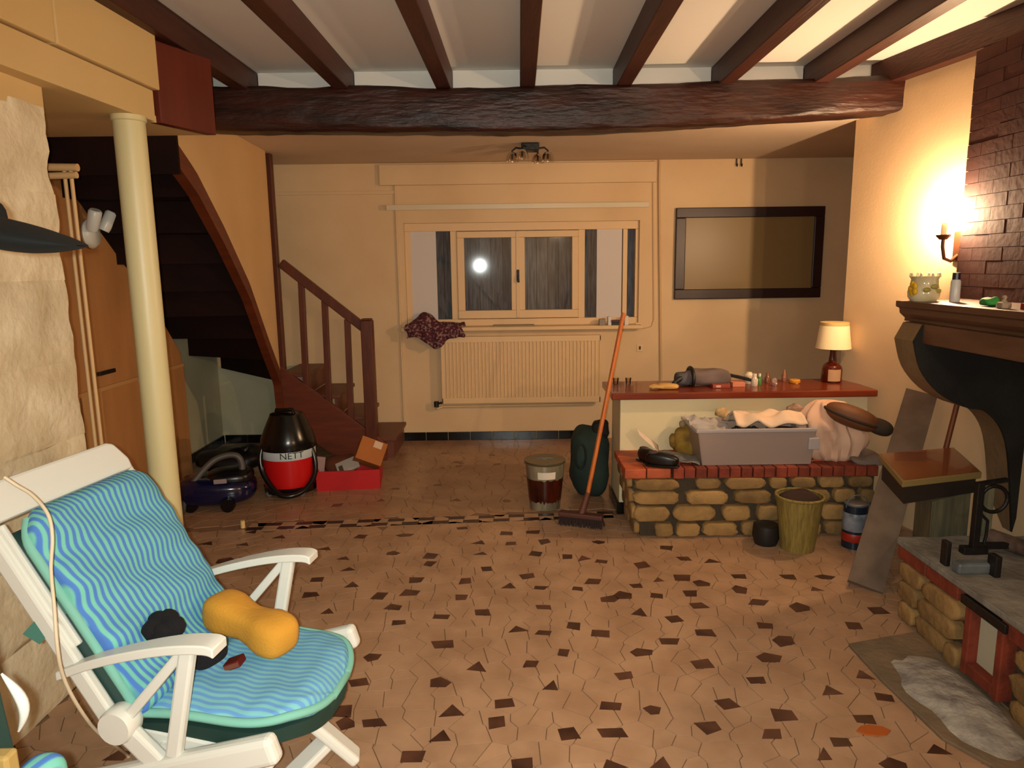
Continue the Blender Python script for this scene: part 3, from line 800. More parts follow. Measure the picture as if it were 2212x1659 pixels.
# ================================================================== FIREPLACE
fp = thing('fireplace', 'brick and stone fireplace with raised ash-covered hearth and wooden mantel', 'fireplace', (2.1, 2.4, 0))
HX, HYF, HYN, HH = 1.685, 2.92, .9, .355
SHX, SHY, SZ = 1.90, 3.49, 1.358
prof = [(SHX, SZ), (SHX, SZ - .028), (SHX + .018, SZ - .036), (SHX + .022, SZ - .06), (SHX + .05, SZ - .085), (SHX + .048, SZ - .10), (2.26, SZ - .10), (2.26, SZ)]
obj('mantel_shelf', G().prism(prof, lambda a, b: (a, .6, b), lambda a, b: (a if a > 2.0 else a, SHY, b)).box(2.25, .6, SZ - .1, 2.40, SHY, SZ), M_mantel, fp, bevel=.003)
obj('lintel', G().box(SHX + .02, .6, 1.165, SHX + .16, SHY - .045, SZ - .1), M_mantel, fp, bevel=.008)
jp = [onY(x, y, 3.27) for x, y in ((1975, 738), (1990, 800), (2030, 850), (2085, 880), (2130, 890), (2165, 930), (2180, 1000), (2186, 1150))]
jp = [(p.x, p.z) for p in jp]
jpoly = [(SHX + .02, 1.2)] + jp + [(2.46, .0), (2.62, 0), (2.62, 1.24), (SHX + .02, 1.24)]
def smooth_poly(P, n=4):
    out = []
    for i in range(len(P) - 1):
        p0, p1, p2, p3 = P[max(i - 1, 0)], P[i], P[i + 1], P[min(i + 2, len(P) - 1)]
        for k in range(n):
            t = k / n
            out.append(tuple(.5 * ((2 * b) + (-a + c) * t + (2 * a - 5 * b + 4 * c - d) * t * t + (-a + 3 * b - 3 * c + d) * t ** 3) for a, b, c, d in zip(p0, p1, p2, p3)))
    out.append(P[-1]); return out
sj = smooth_poly(jp)
jpoly = [(2.62, 1.255), (SHX + .02, 1.255)] + sj + [(2.46, .36), (2.46, 0), (2.62, 0)]
M_jamb = mat('buff_jamb_stone', '#8a6e4e', .85, '#77603f', 4, bump=.25)
obj('jamb', G().py(jpoly, 3.285, 3.445), M_jamb, fp, smooth=35)
obj('jamb_soot_face', G().py(jpoly, 3.27, 3.2849), M_soot, fp)
obj('fireback', G().box(2.50, .9, 0, 2.56, 3.27, 1.4), M_hoodin, fp)
# hood: courses of thin brick
HDX, HDY = 2.27, 3.62
obj('hood_core', G().box(HDX + .012, .6, SZ, 2.7, HDY - .006, 2.55), M_hood, fp)
rr = random.Random(8)
z = SZ + .001; row = 0
while z < 2.54:
    y = HDY; first = True
    while y > 1.9:
        w = .215 if not (first and row % 2) else .105
        obj('hood_brick', G().box(HDX + rr.uniform(-.001, .0015), y - w + .003, z, HDX + .11, y, min(z + .0600, 2.549)), M_hoodbrick, fp)
        y -= w; first = False
    z += .0625; row += 1
# hearth
obj('hearth_core', G().box(HX + .04, HYN, 0, 2.5, HYF - .03, HH - .055), M_mortar, fp)
NY0, NY1, NZ0, NZ1 = 2.265, 2.405, .075, .285
ha = G()
def hearthfn(u, v):
    x = HX - .005 + (2.5 - HX) * u; y = HYN + (HYF + .01 - HYN) * v
    return (x, y, HH + .006 * noise.noise((x * 9, y * 9, 0)) + .025 * max(0, noise.noise((x * 3.1, y * 3.1, 4))))
g = G().grid(hearthfn, 30, 60)
obj('hearth_slab', G().box(HX - .006, HYN, HH - .03, 2.5, HYF + .01, HH - .001), M_ash, fp, bevel=.006)
obj('ash_layer', g, M_ash, fp, smooth=True, kind='stuff')
rr = random.Random(31)
y = HYF
while y > 1.2:
    if y - .21 < NY1 and y > NY0:
        y = NY0 - .004; continue
    obj('brick', G().box(HX - .002, y - .205, HH - .085, HX + .10, y, HH - .031), M_brick, fp, bevel=.004); y -= .212
for r, (za, zb_) in enumerate(((.006, .088), (.096, .182), (.19, .264))):
    y = HYF - .01
    while y > 1.3:
        w = rr.uniform(.13, .26); a = y - w
        if a < NY1 + .06 and y > NY0 - .06:
            if y > NY1 + .12: a = NY1 + .06
            else:
                y = NY0 - .06; continue
        obj('stone', stone(a, y - .015, za, zb_, HX + .045, rr.uniform(.045, .062), rr, axis='x'), M_rubble, fp, smooth=60); y = a
for r, (za, zb_) in enumerate(((.01, .10), (.11, .19), (.20, .29))):
    obj('stone', G().blob((HX + .16, HYF - .03, (za + zb_) / 2), (.14, .03, (zb_ - za) / 2), .5, 14, 6), M_rubble, fp, smooth=True)
# niche framed in red brick
obj('niche_lintel', G().box(HX - .016, NY0 - .04, NZ1, HX + .06, NY1 + .06, HH - .035), M_dark, fp, bevel=.004)
for a in (NY0 - .032, NY1):
    obj('niche_jamb', G().box(HX - .012, a, NZ0 - .05, HX + .05, a + .032, NZ1), M_brick, fp, bevel=.004)
obj('niche_sill', G().box(HX - .012, NY0, NZ0 - .045, HX + .05, NY1, NZ0), M_brick, fp, bevel=.004)
obj('niche_back', G().box(HX + .028, NY0, NZ0, HX + .039, NY1, NZ1), mat('niche_plaster', '#b9b39a', .9), fp)
# floor slab in front of the hearth, with ash
P = [tuple(onZ(x, y, 0).xy) for x, y in ((1832, 1395), (1900, 1470), (2035, 1600), (2140, 1659))]
obj('floor_slab', G().pz([P[0], (HX + .02, 2.75), (HX + .02, 1.3), (P[2][0] + .02, 1.3), P[3], P[2], P[1]], -.003, .012), M_slabfloor, fp, bevel=.004)
def ashfn(u, v):
    th = 2 * PI * u; r = v
    rad = 1 + .25 * noise.noise((math.cos(th) * 2, math.sin(th) * 2, 1))
    x = 1.55 + .13 * r * math.cos(th) * rad; y = 2.26 + .30 * r * math.sin(th) * rad
    return (min(x, HX - .002), y, .0125 + .03 * (1 - r * r) * (1 + .5 * noise.noise((x * 20, y * 20, 0))))
tag(obj('ash_pile', G().grid(ashfn, 36, 10, cu=True), M_ashpile, smooth=True, kind='stuff'), 'spilled pale ash lying on the floor slab before the hearth', 'ash')

# iron things on the hearth
an = onZ(2102, 1195, HH)
ad = thing('andiron', 'black iron firedog with tall square post standing on the hearth', 'andiron', (an.x, an.y, HH))
tp = onY(2112, 1042, an.y)
obj('post', G().box(an.x - .014, an.y - .014, HH + .02, an.x + .014, an.y + .014, tp.z), M_dark, ad, bevel=.003)
obj('foot', G().box(an.x - .05, an.y - .02, HH, an.x + .05, an.y + .02, HH + .03).box(an.x, an.y - .012, HH + .02, an.x + .35, an.y + .012, HH + .045), M_dark, ad, bevel=.003)
rg = onY(2147, 1078, an.y)
obj('ring', G().tube([(rg.x + .055 * math.cos(a), an.y, rg.z + .055 * math.sin(a)) for a in [PI * 2 * k / 24 for k in range(25)]], .008, 8), M_dark, ad, smooth=True)
rg2 = onY(2125, 1105, an.y)
obj('hook', G().tube([(rg2.x - .03, an.y, rg2.z + .01), (rg2.x + .02, an.y, rg2.z - .04), (rg2.x + .02, an.y, rg2.z - .10), (rg2.x + .01, an.y, rg2.z - .16)], .006, 8).bar((tp.x - .02, an.y, tp.z - .01), (tp.x + .12, an.y, tp.z + .01), .02, .014), M_dark, ad, smooth=40)
ir = onZ(2090, 1238, HH)
M_iron = mat('grey_iron', '#6f777a', .5, '#4d5456', 9, metal=.3)
gr = thing('grate', 'grey iron grate bracket lying on the ash in front of the firedog', 'grate', (ir.x, ir.y, HH))
obj('bar', G().box(ir.x - .05, ir.y - .02, HH, ir.x + .11, ir.y + .03, HH + .045), M_iron, gr, bevel=.01)
obj('upright', G().box(ir.x + .07, ir.y - .05, HH, ir.x + .095, ir.y - .0, HH + .085), M_dark, gr, bevel=.004)
obj('upright', G().box(ir.x - .05, ir.y + .06, HH, ir.x - .03, ir.y + .10, HH + .10), M_dark, gr, bevel=.004)
lg = onZ(2190, 1200, HH)
tag(obj('charred_log', G().tube([(lg.x - .02, lg.y + .12, HH + .035), (lg.x + .10, lg.y - .18, HH + .035)], [.034, .03], 10), mat('pinkish_log', '#7d675a', .9, '#3a2a22', 9, bump=.4), smooth=50), 'ashy charred log lying across the back of the hearth', 'log')

# ---- sconce on the wall
sc = thing('wall_sconce', 'candle wall light glowing on the cream wall above the mantel', 'lamp', (wx(3.74), 3.74, 1.62))
M_brass = mat('bronze_sconce', '#5a3622', .4, metal=.5)
obj('back_plate', G().box(wx(3.74) - .02, 3.70, 1.54, wx(3.74) + .02, 3.78, 1.70), M_brass, sc, bevel=.006)
bx_, by_, bz_ = BULB
obj('arm', G().tube([(wx(3.74) - .01, 3.74, 1.58), (2.30, 3.73, 1.545), (2.25, 3.705, 1.56), (bx_, by_, 1.62), (bx_, by_, 1.66)], .009, 8), M_brass, sc, smooth=True)
obj('drip_cup', G().lathe([(.0, 1.655), (.018, 1.655), (.034, 1.672), (.036, 1.68), (.0, 1.68)], (bx_, by_, 0), 16), M_brass, sc, smooth=40)
obj('candle_sleeve', G().lathe([(.0, 1.68), (.014, 1.68), (.014, 1.745), (.0, 1.745)], (bx_, by_, 0), 12), mat('ivory_sleeve', '#e8d3a8', .6), sc, smooth=40)
obj('bulb', G().lathe([(.0, 1.745), (.010, 1.746), (.017, 1.765), (.014, 1.79), (.004, 1.815), (.0, 1.818)], (bx_, by_, 0), 12), mat('lit_bulb', '#fff0d0', .5, emit=WARM_S, estr=BULB_L), sc, smooth=True)

# ================================================================== DECK CHAIR
CO, CRZ = (-0.999, 1.992, 0.0), -.15
CM = Matrix.LocRotScale(Vector(CO), Matrix.Rotation(CRZ, 3, 'Z'), None)
AL = 1.04
D = Vector((-math.cos(AL), 0, math.sin(AL))); NN = Vector((math.sin(AL), 0, math.cos(AL)))
HG = Vector((.0, 0, .385))
def backp(s, b, n): return HG + D * s + NN * n + Vector((0, b, 0))
def sgnp(t, k): return math.copysign(abs(t) ** k, t)
def attr(me, vals):
    a = me.attributes.new('stripe', 'FLOAT', 'POINT'); a.data.foreach_set('value', vals)
def cushion(name, fn, nu, nv, par, m):
    vals = []; g = G()
    def f(u, v):
        p, st = fn(u, v); vals.append(st); return p
    g.grid(f, nu, nv, cu=True)
    g.f += [tuple(reversed(range(nu))), tuple(range(nv * nu, (nv + 1) * nu))]
    o = obj(name, g, m, par, smooth=80, local=True); attr(o.data, vals); return o
def deck_chair(name, label, group, loc, rz):
    t = thing(name, label, 'chair', loc, rz, group); t_ = t
    LB = .60
    def fb(u, v):
        a = 2 * PI * u; s = -.03 + (LB + .03) * v
        end = min(1, (1 - v) / .07 + .02) ** .5; st = min(1, v / .03 + .3) ** .5
        cb, cn = sgnp(math.cos(a), .5), sgnp(math.sin(a), .62)
        wv = .012 * math.sin(s * 34 + 1.2) + .004 * math.sin(s * 78) + .010 * math.sin(s * 34 + cb * 5)
        b = .252 * cb * (1 - .24 * max(0, (v - .88) / .12) ** 2)
        n = .042 * cn * end * st + (wv * .55 * end if cn > 0 else 0) + .01
        stp = b + .0042 * math.sin(s * 26 + b * 14) + .0014 * math.sin(s * 70 + b * 30)
        return backp(s, b, n), stp
    cushion('back_cushion', fb, 72, 60, t, M_stripe)
    def seatz(a): return .352 + .006 * math.sin(a * 14) - .055 * max(0, (a - .40) / .1) ** 2
    def seatw(v): return .236 * max(.02, 1 - max(0, (v - .40) / .60) ** 3.4) ** (1 / 2.6)
    def fs(u, v):
        th = 2 * PI * u; v = math.sin(v * PI / 2); a = .478 * v
        w = seatw(v)
        cb, cn = sgnp(math.cos(th), .45), sgnp(math.sin(th), .6)
        h = .033 * min(1, (1 - v) / .06 + .1) ** .5
        z = seatz(a) + h * cn + (.006 * noise.noise((a * 16, cb * 4, 3)) if cn > 0 else 0)
        if cn > 0: z += .018 * math.exp(-((a - .10) / .03) ** 2) * (1 - abs(cb)) 
        b = w * cb
        return Vector((a, b, z)), b + .004 * math.sin(a * 60 + b * 20)
    cushion('seat_cushion', fs, 72, 56, t, M_stripe2)
    half = []
    for k in range(61):
        v = math.sin(k / 60 * PI / 2); half.append((.480 * v, seatw(v) + .004, seatz(.478 * v) + .004))
    obj('piping', G().tube([(a, -w, z) for a, w, z in half] + [(a, w, z) for a, w, z in reversed(half[:-1])], .0125, 8), M_piping, t, smooth=True, local=True)
    bp = [backp(.60 * k / 30 - .02, -.254 + (.04 * max(0, (k - 26) / 4) ** 2), .004) for k in range(31)]
    obj('piping', G().tube(bp, .013, 8), M_piping, t, smooth=True, local=True)
    # green cloth shell below the cushions
    g = G()
    def gb(u, v):
        s = -.03 + .60 * v; b = -.240 + .48 * u
        return backp(s, b, -.085 + .012 * math.cos(b * 9))
    g.grid(gb, 12, 10)
    o = obj('back_sling', g, M_green, t, smooth=True, local=True)
    md = o.modifiers.new('t', 'SOLIDIFY'); md.thickness = .05; md.offset = 1
    poly = []
    for k in range(33):
        v = math.sin(k / 32 * PI / 2); poly.append((.474 * v, -seatw(v) - .002))
    poly = poly + [(a, -b) for a, b in reversed(poly)]
    g = G(); n = len(poly)
    for a, b in poly: g.v.append((a, b, seatz(a) - .028))
    for a, b in poly: g.v.append((a * .99, b * .97, seatz(a) - .075))
    m2 = n // 2
    for o_ in (0, n):
        for i in range(m2 - 1):
            q = (o_ + i, o_ + i + 1, o_ + n - 2 - i, o_ + n - 1 - i); g.f.append(q if o_ == 0 else tuple(reversed(q)))
    for i in range(n): g.f.append((i, i + n, (i + 1) % n + n, (i + 1) % n))
    obj('seat_sling', g, M_green, t, smooth=60, local=True)
    # white plastic frame
    for sg in (-1, 1):
        b = .272 * sg
        obj('back_rail', G().bar(backp(-.05, b, -.065), backp(.64, b, -.065), .03, .05, NN), M_white, t, bevel=.008, local=True)
        obj('back_rail', G().bar(backp(.22, b * .95, -.035), backp(.60, b * .95, -.035), .018, .025, NN), M_white, t, bevel=.006, local=True)
    hb = []
    for x, y in ((-.30, .605), (.250, .605), (.258, .64), (.232, .705), (.205, .715), (-.25, .715), (-.28, .705), (-.31, .635)): hb.append((x, y))
    obj('headboard', G().prism(hb, lambda b, s: backp(s, b, -.01), lambda b, s: backp(s, b, -.045)), M_white, t, bevel=.01, local=True)
    for sg in (-1, 1):
        b = .285 * sg
        pts = [(-.18, .490), (-.06, .537), (.07, .575), (.18, .598), (.26, .604), (.288, .596)]
        sp_ = smooth_poly(pts, 4)
        up = [(a, z + .013) for a, z in sp_]; dn = [(a, z - .013) for a, z in reversed(sp_)]
        g = G()
        for i, (a, z) in enumerate(sp_):
            w = .022 + .012 * min(1, max(0, (a + .1) / .3))
            g.v += [(a, b - w, z - .014), (a, b + w, z - .014), (a, b + w, z + .012), (a, b - w, z + .012)]
        for i in range(len(sp_) - 1):
            for k in range(4): g.f.append((i * 4 + k, i * 4 + (k + 1) % 4, i * 4 + 4 + (k + 1) % 4, i * 4 + 4 + k))
        e = (len(sp_) - 1) * 4
        g.f += [(3, 2, 1, 0), (e, e + 1, e + 2, e + 3)]
        obj('armrest', g, M_white, t, bevel=.009, seg=3, smooth=50, local=True)
        obj('arm_brace', G().bar((.19, b, .585), (.0, b, .37), .022, .028), M_white, t, bevel=.006, local=True)
        obj('arm_leg', G().bar((.20, b, .59), (.128, b, .27), .03, .042), M_white, t, bevel=.008, local=True)
        obj('pivot', G().lathe([(.0, -.03), (.045, -.03), (.05, -.02), (.05, .02), (.045, .03), (.0, .03)], (-.02, b, .355), 20, Matrix.Rotation(PI / 2, 3, 'X')), M_white, t, smooth=40, local=True)
        obj('cross_leg', G().bar((-.03, b, .36), (.30, b * .98, .02), .034, .06), M_white, t, bevel=.01, local=True)
        obj('side_rail', G().bar((-.50, b, .045), (.425, b, .325), .05, .08), M_white, t, bevel=.018, seg=3, local=True)
        obj('seat_rail', G().bar((-.03, b * .78, .29), (.38, b * .78, .235), .03, .045), M_white, t, bevel=.008, local=True)
    obj('cross_bar', G().bar((.08, -.26, .255), (.08, .26, .255), .05, .035), M_white, t, bevel=.008, local=True)
    obj('cross_bar', G().bar((.22, -.26, .24), (.22, .26, .24), .05, .035), M_white, t, bevel=.008, local=True)
    obj('strap', G().bar(backp(.30, -.305, -.10), backp(.34, -.225, -.03), .006, .05, D), mat('green_strap', '#0e5a4a', .6), t, local=True)
    # front foot frame
    iv = CM.inverted()
    w = lambda x, y, z: iv @ onZ(x, y, z)
    obj('foot_bar', G().bar(w(660, 1545, .20), w(772, 1638, .03), .07, .035), M_white, t, bevel=.012, seg=3, local=True)
    obj('foot_strut', G().bar(w(718, 1588, .11), w(615, 1690, .02), .07, .03), M_white, t, bevel=.008, local=True)
    return t
chair = deck_chair('deck_chair', 'white plastic reclining deck chair with blue and turquoise striped cushion, seen whole beside the pier', 'deck chairs', CO, CRZ)

# second chair, cut off by the picture's lower left corner
def second():
    t = thing('deck_chair', 'second deck chair with dark green sling, nearer and mostly cut off by the frame', 'chair', (-.95, 1.25, 0), 0, 'deck chairs')
    a0, a1 = onY(-40, 1420, 1.15), onY(40, 1700, 1.15)
    p0, p1 = onY(-40, 1300, 1.15), onY(52, 1680, 1.15)
    dr = (p1 - p0).normalized(); nr2 = Vector((dr.z, 0, -dr.x))
    if nr2.x < 0: nr2 = -nr2
    obj('back_sling', G().bar(p0 - nr2 * .055 + Vector((0, -.22, 0)), p1 - nr2 * .055 + Vector((0, -.22, 0)), .44, .11, nr2), M_green, t, bevel=.01)
    e0, e1 = onY(3, 1455, 1.17), onY(40, 1580, 1.17)
    ax = (e1 - e0).normalized(); n3 = Vector((-ax.z, 0, ax.x)); n3 = n3 if n3.x > 0 else -n3
    arc = [e0 + (e1 - e0) * (k / 12) + n3 * (.016 * math.sin(PI * k / 12) ** 1.0 * (1 + .8 * k / 12)) for k in range(13)]
    obj('frame_edge', G().tube(arc, [.002 + .008 * math.sin(PI * k / 12) for k in range(13)], 8), M_white, t, smooth=True)
    c = onY(84, 1692, 1.12)
    vals = []
    g = G().blob(c, (.036, .05, .042), .75, 28, 14)
    o = obj('seat_cushion', g, M_stripe, t, smooth=True)
    attr(o.data, [v[0] * .75 - v[1] * .2 for v in g.v])
    y0 = onY(8, 1660, 1.06)
    obj('foot', G().bar((y0.x, 1.06, y0.z - .12), (y0.x - .002, 1.06, y0.z + .03), .04, .03, (0, 1, 0)), mat('yellow_plastic', '#a88c50', .6), t, bevel=.006)
    obj('leg', G().box(y0.x - .02, 1.05, 0, y0.x + .02, 1.09, y0.z - .10), M_white, t)
    obj('leg', G().box(y0.x - .02, .85, 0, y0.x + .02, .89, y0.z - .10), M_white, t)
    return t
second()

# cord hanging from the chair top to the floor
cp = [onY(x, y, Y) for x, y, Y in ((8, 1030, 1.70), (35, 1048, 1.71), (70, 1070, 1.71), (103, 1110, 1.69), (113, 1160, 1.67), (110, 1230, 1.65), (117, 1310, 1.63), (124, 1400, 1.60), (136, 1460, 1.62), (165, 1520, 1.66), (205, 1575, 1.74), (250, 1612, 1.84))]
e = onZ(275, 1632, .008); cp += [e, onZ(295, 1665, .008)]
cs = smooth_poly([tuple(p) for p in cp], 5)
tag(obj('electric_cable', G().tube(cs, .0045, 8), mat('cord_white', '#cfc0a4', .5), smooth=True), 'thin whitish cord hanging over the deck chair headboard down to the floor', 'cord')

# neck pillow, gloves, red book on the chair
pc = onZ(540, 1345, .478); 
pa = (onZ(645, 1385, .45) - onZ(440, 1290, .50)); ang = math.atan2(pa.y, pa.x); pl_len = pa.length
def pil(p):
    u = p.x / .165; w = .80 + .30 * abs(u) ** 1.5 - .12 * (1 - min(1, abs(u) * 2.2) ** 2)
    return Vector((p.x, p.y * w, p.z * w))
rotp = Matrix.Rotation(ang, 3, 'Z') @ Matrix.Rotation(math.asin(max(-1, min(1, -pa.z / pl_len))) * -1 * -1, 3, 'Y')
M_pillow = mat('ochre_fleece', '#c8912f', .95, '#bd8528', 4, bump=.15, bscale=120)
tag(obj('neck_pillow', G().blob(pc, (.165, .075, .068), .62, 40, 20, rotp, pil), M_pillow, smooth=True), 'mustard yellow bone-shaped neck pillow lying on the striped chair', 'pillow')
M_knit = mat('black_knit', '#0d0c10', .95, bump=.3, bscale=90)
gp_ = onZ(400, 1390, .45)
def glove(p):
    q = noise.noise_vector(p * 16) * .016
    return p + q
gl = thing('black_gloves', 'black knitted bundle lying on the chair below the mustard pillow', 'gloves', gp_)
gA, gB = onZ(352, 1364, .535), onZ(440, 1408, .450)
Rg = Matrix.Rotation(CRZ - .5, 3, 'Z')
obj('bundle', G().blob(gB, (.068, .055, .036), .8, 28, 16, Rg, glove), M_knit, gl, smooth=True)
obj('bundle', G().blob(gA, (.055, .042, .036), .8, 28, 16, Rg, glove), M_knit, gl, smooth=True)
for k, (x, y) in enumerate(((318, 1360), (338, 1336), (368, 1330), (388, 1352))):
    p = onZ(x, y, .555); q0 = gA
    obj('finger', G().tube([q0, (p + q0) / 2 + Vector((0, 0, .006)), p, p + (p - q0).normalized() * .012], [.028, .030, .026, .012], 12), M_knit, gl, smooth=True)
rb = CM @ Vector((.175, -.045, .402))
bk = thing('red_notebook', 'small dark red notebook poking out below the mustard pillow', 'book', rb)
Rb = Matrix.Rotation(CRZ + .1, 3, 'Z') @ Matrix.Rotation(-.35, 3, 'Y')
obj('cover', G().obox(rb, (.05, .045, .022), Rb), mat('dark_red_cover', '#5a130c', .5), bk, bevel=.003)
obj('pages', G().obox(rb, (.046, .046, .014), Rb), mat('page_edge', '#6b3a2a', .8), bk)

# dark hat brim hanging at the left edge
hc = onY(18, 490, 1.45)
ht = thing('felt_hat', 'dark green-black felt hat brim hanging at the picture edge before the stone pier', 'hat', hc)
tipv = onY(150, 524, 1.45) - hc
axd = tipv.normalized(); Rq = axd.to_track_quat('X', 'Z').to_matrix()
M_felt = mat('dark_felt', '#060b0a', .9)
def brim(u, v):
    x = -.16 + .308 * u
    w = math.sqrt(max(0, 1 - ((x + .006) / .156) ** 2))
    lens = max(0, 1 - (x / .150) ** 2) if abs(x) < .150 else 0
    a = 2 * PI * v
    return hc + Rq @ Vector((x, .11 * w * math.cos(a), lens * (-.012 + (.026 if math.sin(a) > 0 else .034) * math.sin(a))))
g = G().grid(brim, 40, 24, cv=True)
obj('brim', g, M_felt, ht, smooth=70)
obj('crown', G().blob(hc + Rq @ Vector((-.09, .02, .0)), (.05, .07, .045), .8), M_felt, ht, smooth=True)

# ================================================================== VACUUMS AND BOX BY THE STAIR
vc = Vector((-1.575, 4.80, 0)); VR = .182
va = thing('red_vacuum', 'red drum vacuum cleaner with black domed top beside the stair foot', 'vacuum cleaner', vc)
M_red = mat('red_plastic', '#c01313', .35); M_blk = mat('black_plastic', '#100e0d', .22)
obj('drum', G().lathe([(VR * .93, .05), (VR * .98, .10), (VR, .27), (VR, .275)], vc, 40), M_red, va, smooth=40)
obj('base', G().lathe([(VR * .85, .012), (VR * .98, .02), (VR * 1.0, .055), (VR * .93, .065)], vc, 40), M_blk, va, smooth=40)
obj('band', G().lathe([(VR * 1.005, .262), (VR * 1.012, .265), (VR * 1.012, .325), (VR, .328)], vc, 40), mat('grey_band', '#b9c4c4', .4), va, smooth=40)
obj('lid', G().lathe([(VR * 1.03, .322), (VR * 1.05, .335), (VR * .98, .40), (VR * .80, .48), (VR * .66, .535), (VR * .60, .56), (VR * .2, .57), (.0, .57)], vc, 40), M_blk, va, smooth=40)
obj('handle', G().tube([vc + Vector((-.07, -.02, .54)), vc + Vector((-.06, -.02, .585)), vc + Vector((.05, -.02, .59)), vc + Vector((.07, -.02, .54))], .016, 8), M_blk, va, smooth=True)
obj('hose', G().tube(smooth_poly([tuple(vc + Vector(p)) for p in ((-.14, -.10, .36), (-.155, -.13, .28), (-.135, -.155, .18), (-.07, -.19, .09), (.0, -.215, .035), (.08, -.20, .03), (.15, -.15, .06), (.195, -.08, .14), (.19, -.04, .25), (.15, -.03, .36))], 5), .018, 10), M_blk, va, smooth=True)
for a in (-2.3, -.8, .8, 2.3):
    obj('caster', G().lathe([(.0, -.012), (.02, -.012), (.02, .012), (.0, .012)], vc + Vector((VR * .9 * math.cos(a), VR * .9 * math.sin(a), .02)), 12, Matrix.Rotation(PI / 2, 3, 'X')), mat('grey_caster', '#6b6062', .5), va, smooth=40)
# lettering on the band, bent round the drum
cu = bpy.data.curves.new('lettering', 'FONT'); cu.body = 'NETT'; cu.size = .062; cu.align_x = 'CENTER'; cu.align_y = 'CENTER'; cu.extrude = 0
to = bpy.data.objects.new('lettering', cu); COL.objects.link(to)
bpy.context.view_layer.update()
dg = bpy.context.evaluated_depsgraph_get()
me = bpy.data.meshes.new_from_object(to.evaluated_get(dg))
bpy.data.objects.remove(to, do_unlink=True)
a0 = math.atan2(-vc.y, -vc.x) + .10
for v_ in me.vertices:
    a = a0 + v_.co.x * 1.05 / VR; r = VR * 1.012 + .0012
    v_.co = vc + Vector((r * math.cos(a), r * math.sin(a), .295 + v_.co.y))
me.materials.clear(); me.materials.append(mat('dark_print', '#1c1d1c', .5))
obj('lettering', me, None, va)

bc_ = Vector((-1.97, 4.52, 0))
bv = thing('blue_vacuum', 'dark blue sled vacuum cleaner with grey hose beside the round post', 'vacuum cleaner', bc_)
M_blue = mat('dark_blue_plastic', '#0c1030', .18, coat=.5)
Rz = Matrix.Rotation(.25, 3, 'Z')
def bvf(p): return Vector((p.x, p.y, p.z * (1 - .25 * (p.x / .25)) if p.z > 0 else p.z))
obj('body', G().blob(bc_ + Vector((0, 0, .115)), (.245, .17, .095), .65, 36, 18, Rz, bvf), M_blue, bv, smooth=True)
obj('top_cover', G().blob(bc_ + Vector((.08, .02, .19)), (.15, .13, .055), .7, 28, 12, Rz), mat('black_cover', '#0c0b0d', .3), bv, smooth=True)
obj('chrome_trim', G().blob(bc_ + Vector((-.05, -.09, .195)), (.09, .035, .018), .7, 20, 8, Rz), mat('chrome', '#b9aaa0', .15, metal=.9), bv, smooth=True)
obj('badge', G().obox(bc_ + Vector((.075, -.135, .20)), (.08, .01, .03), Rz), mat('badge_grey', '#8d7d78', .35), bv, bevel=.004)
hp_ = [(392, 1120, 4.34), (398, 1085, 4.36), (420, 1040, 4.40), (455, 1000, 4.48), (485, 985, 4.52), (512, 985, 4.54), (523, 1005, 4.54), (520, 1035, 4.52)]
obj('hose', G().tube(smooth_poly([tuple(onY(*q)) for q in hp_], 6), .021, 10), mat('grey_hose', '#4d4742', .5), bv, smooth=True)
for dx in (-.12, .12):
    for dy in (-.15, .15):
        obj('wheel', G().lathe([(.0, -.015), (.045, -.015), (.045, .015), (.0, .015)], bc_ + Vector((dx, dy, .045)), 16, Matrix.Rotation(PI / 2, 3, 'X')), M_blk, bv, smooth=40)
# dark bag behind the vacuums
sb = onZ(480, 985, 0)
sbt = thing('black_sack', 'black sack slumped on the floor behind the blue vacuum cleaner', 'bag', (-2.25, 5.25, 0))
def sackf(p): return p + noise.noise_vector(p * 8) * .03
obj('sack', G().blob((-2.18, 5.30, .10), (.25, .20, .092), .8, 30, 16, None, sackf), mat('black_bag', '#0d0d10', .4), sbt, smooth=True)
obj('knot', G().blob((-2.06, 5.25, .19), (.05, .04, .04), .9, 14, 8, None, sackf), mat('black_bag', '#0d0d10', .4), sbt, smooth=True)

rx = Vector((-1.185, 4.95, 0)); 
rbx = thing('red_box', 'low red box of packaging on the floor beside the red vacuum cleaner', 'box', rx)
Rr = Matrix.Rotation(.12, 3, 'Z')
M_redbox = mat('red_card', '#b40c0e', .5)
for c, sz, nm in (((0, -.15, .07), (.44, .012, .14), 'side'), ((0, .15, .07), (.44, .012, .14), 'side'), ((-.214, 0, .07), (.012, .29, .14), 'side'), ((.214, 0, .07), (.012, .29, .14), 'side'), ((0, 0, .006), (.43, .29, .012), 'bottom')):
    obj(nm, G().obox(rx + Rr @ Vector(c), sz, Rr), M_redbox, rbx)
cx = thing('cardboard_box', 'small brown cardboard box lying tilted on top of the red box', 'box', rx + Vector((.13, .03, .16)))
Rc = Matrix.Rotation(.2, 3, 'Z') @ Matrix.Rotation(.42, 3, 'Y') @ Matrix.Rotation(-.5, 3, 'X')
cc = rx + Vector((.155, -.03, .235))
obj('carton', G().obox(cc, (.19, .14, .17), Rc), mat('cardboard', '#a8622a', .8, '#9a5824', 5), cx, bevel=.002)
obj('label', G().obox(cc + Rc @ Vector((.03, -.071, .055)), (.06, .002, .05), Rc), mat('label_paper', '#c9a88c', .7), cx)
pp_ = rx + Vector((.0, -.07, .155))
Rp = Matrix.Rotation(.25, 3, 'Z') @ Matrix.Rotation(-.35, 3, 'Y') @ Matrix.Rotation(.7, 3, 'X')
pk = thing('white_packet', 'pale printed packet leaning in the red box against the cardboard', 'packet', pp_)
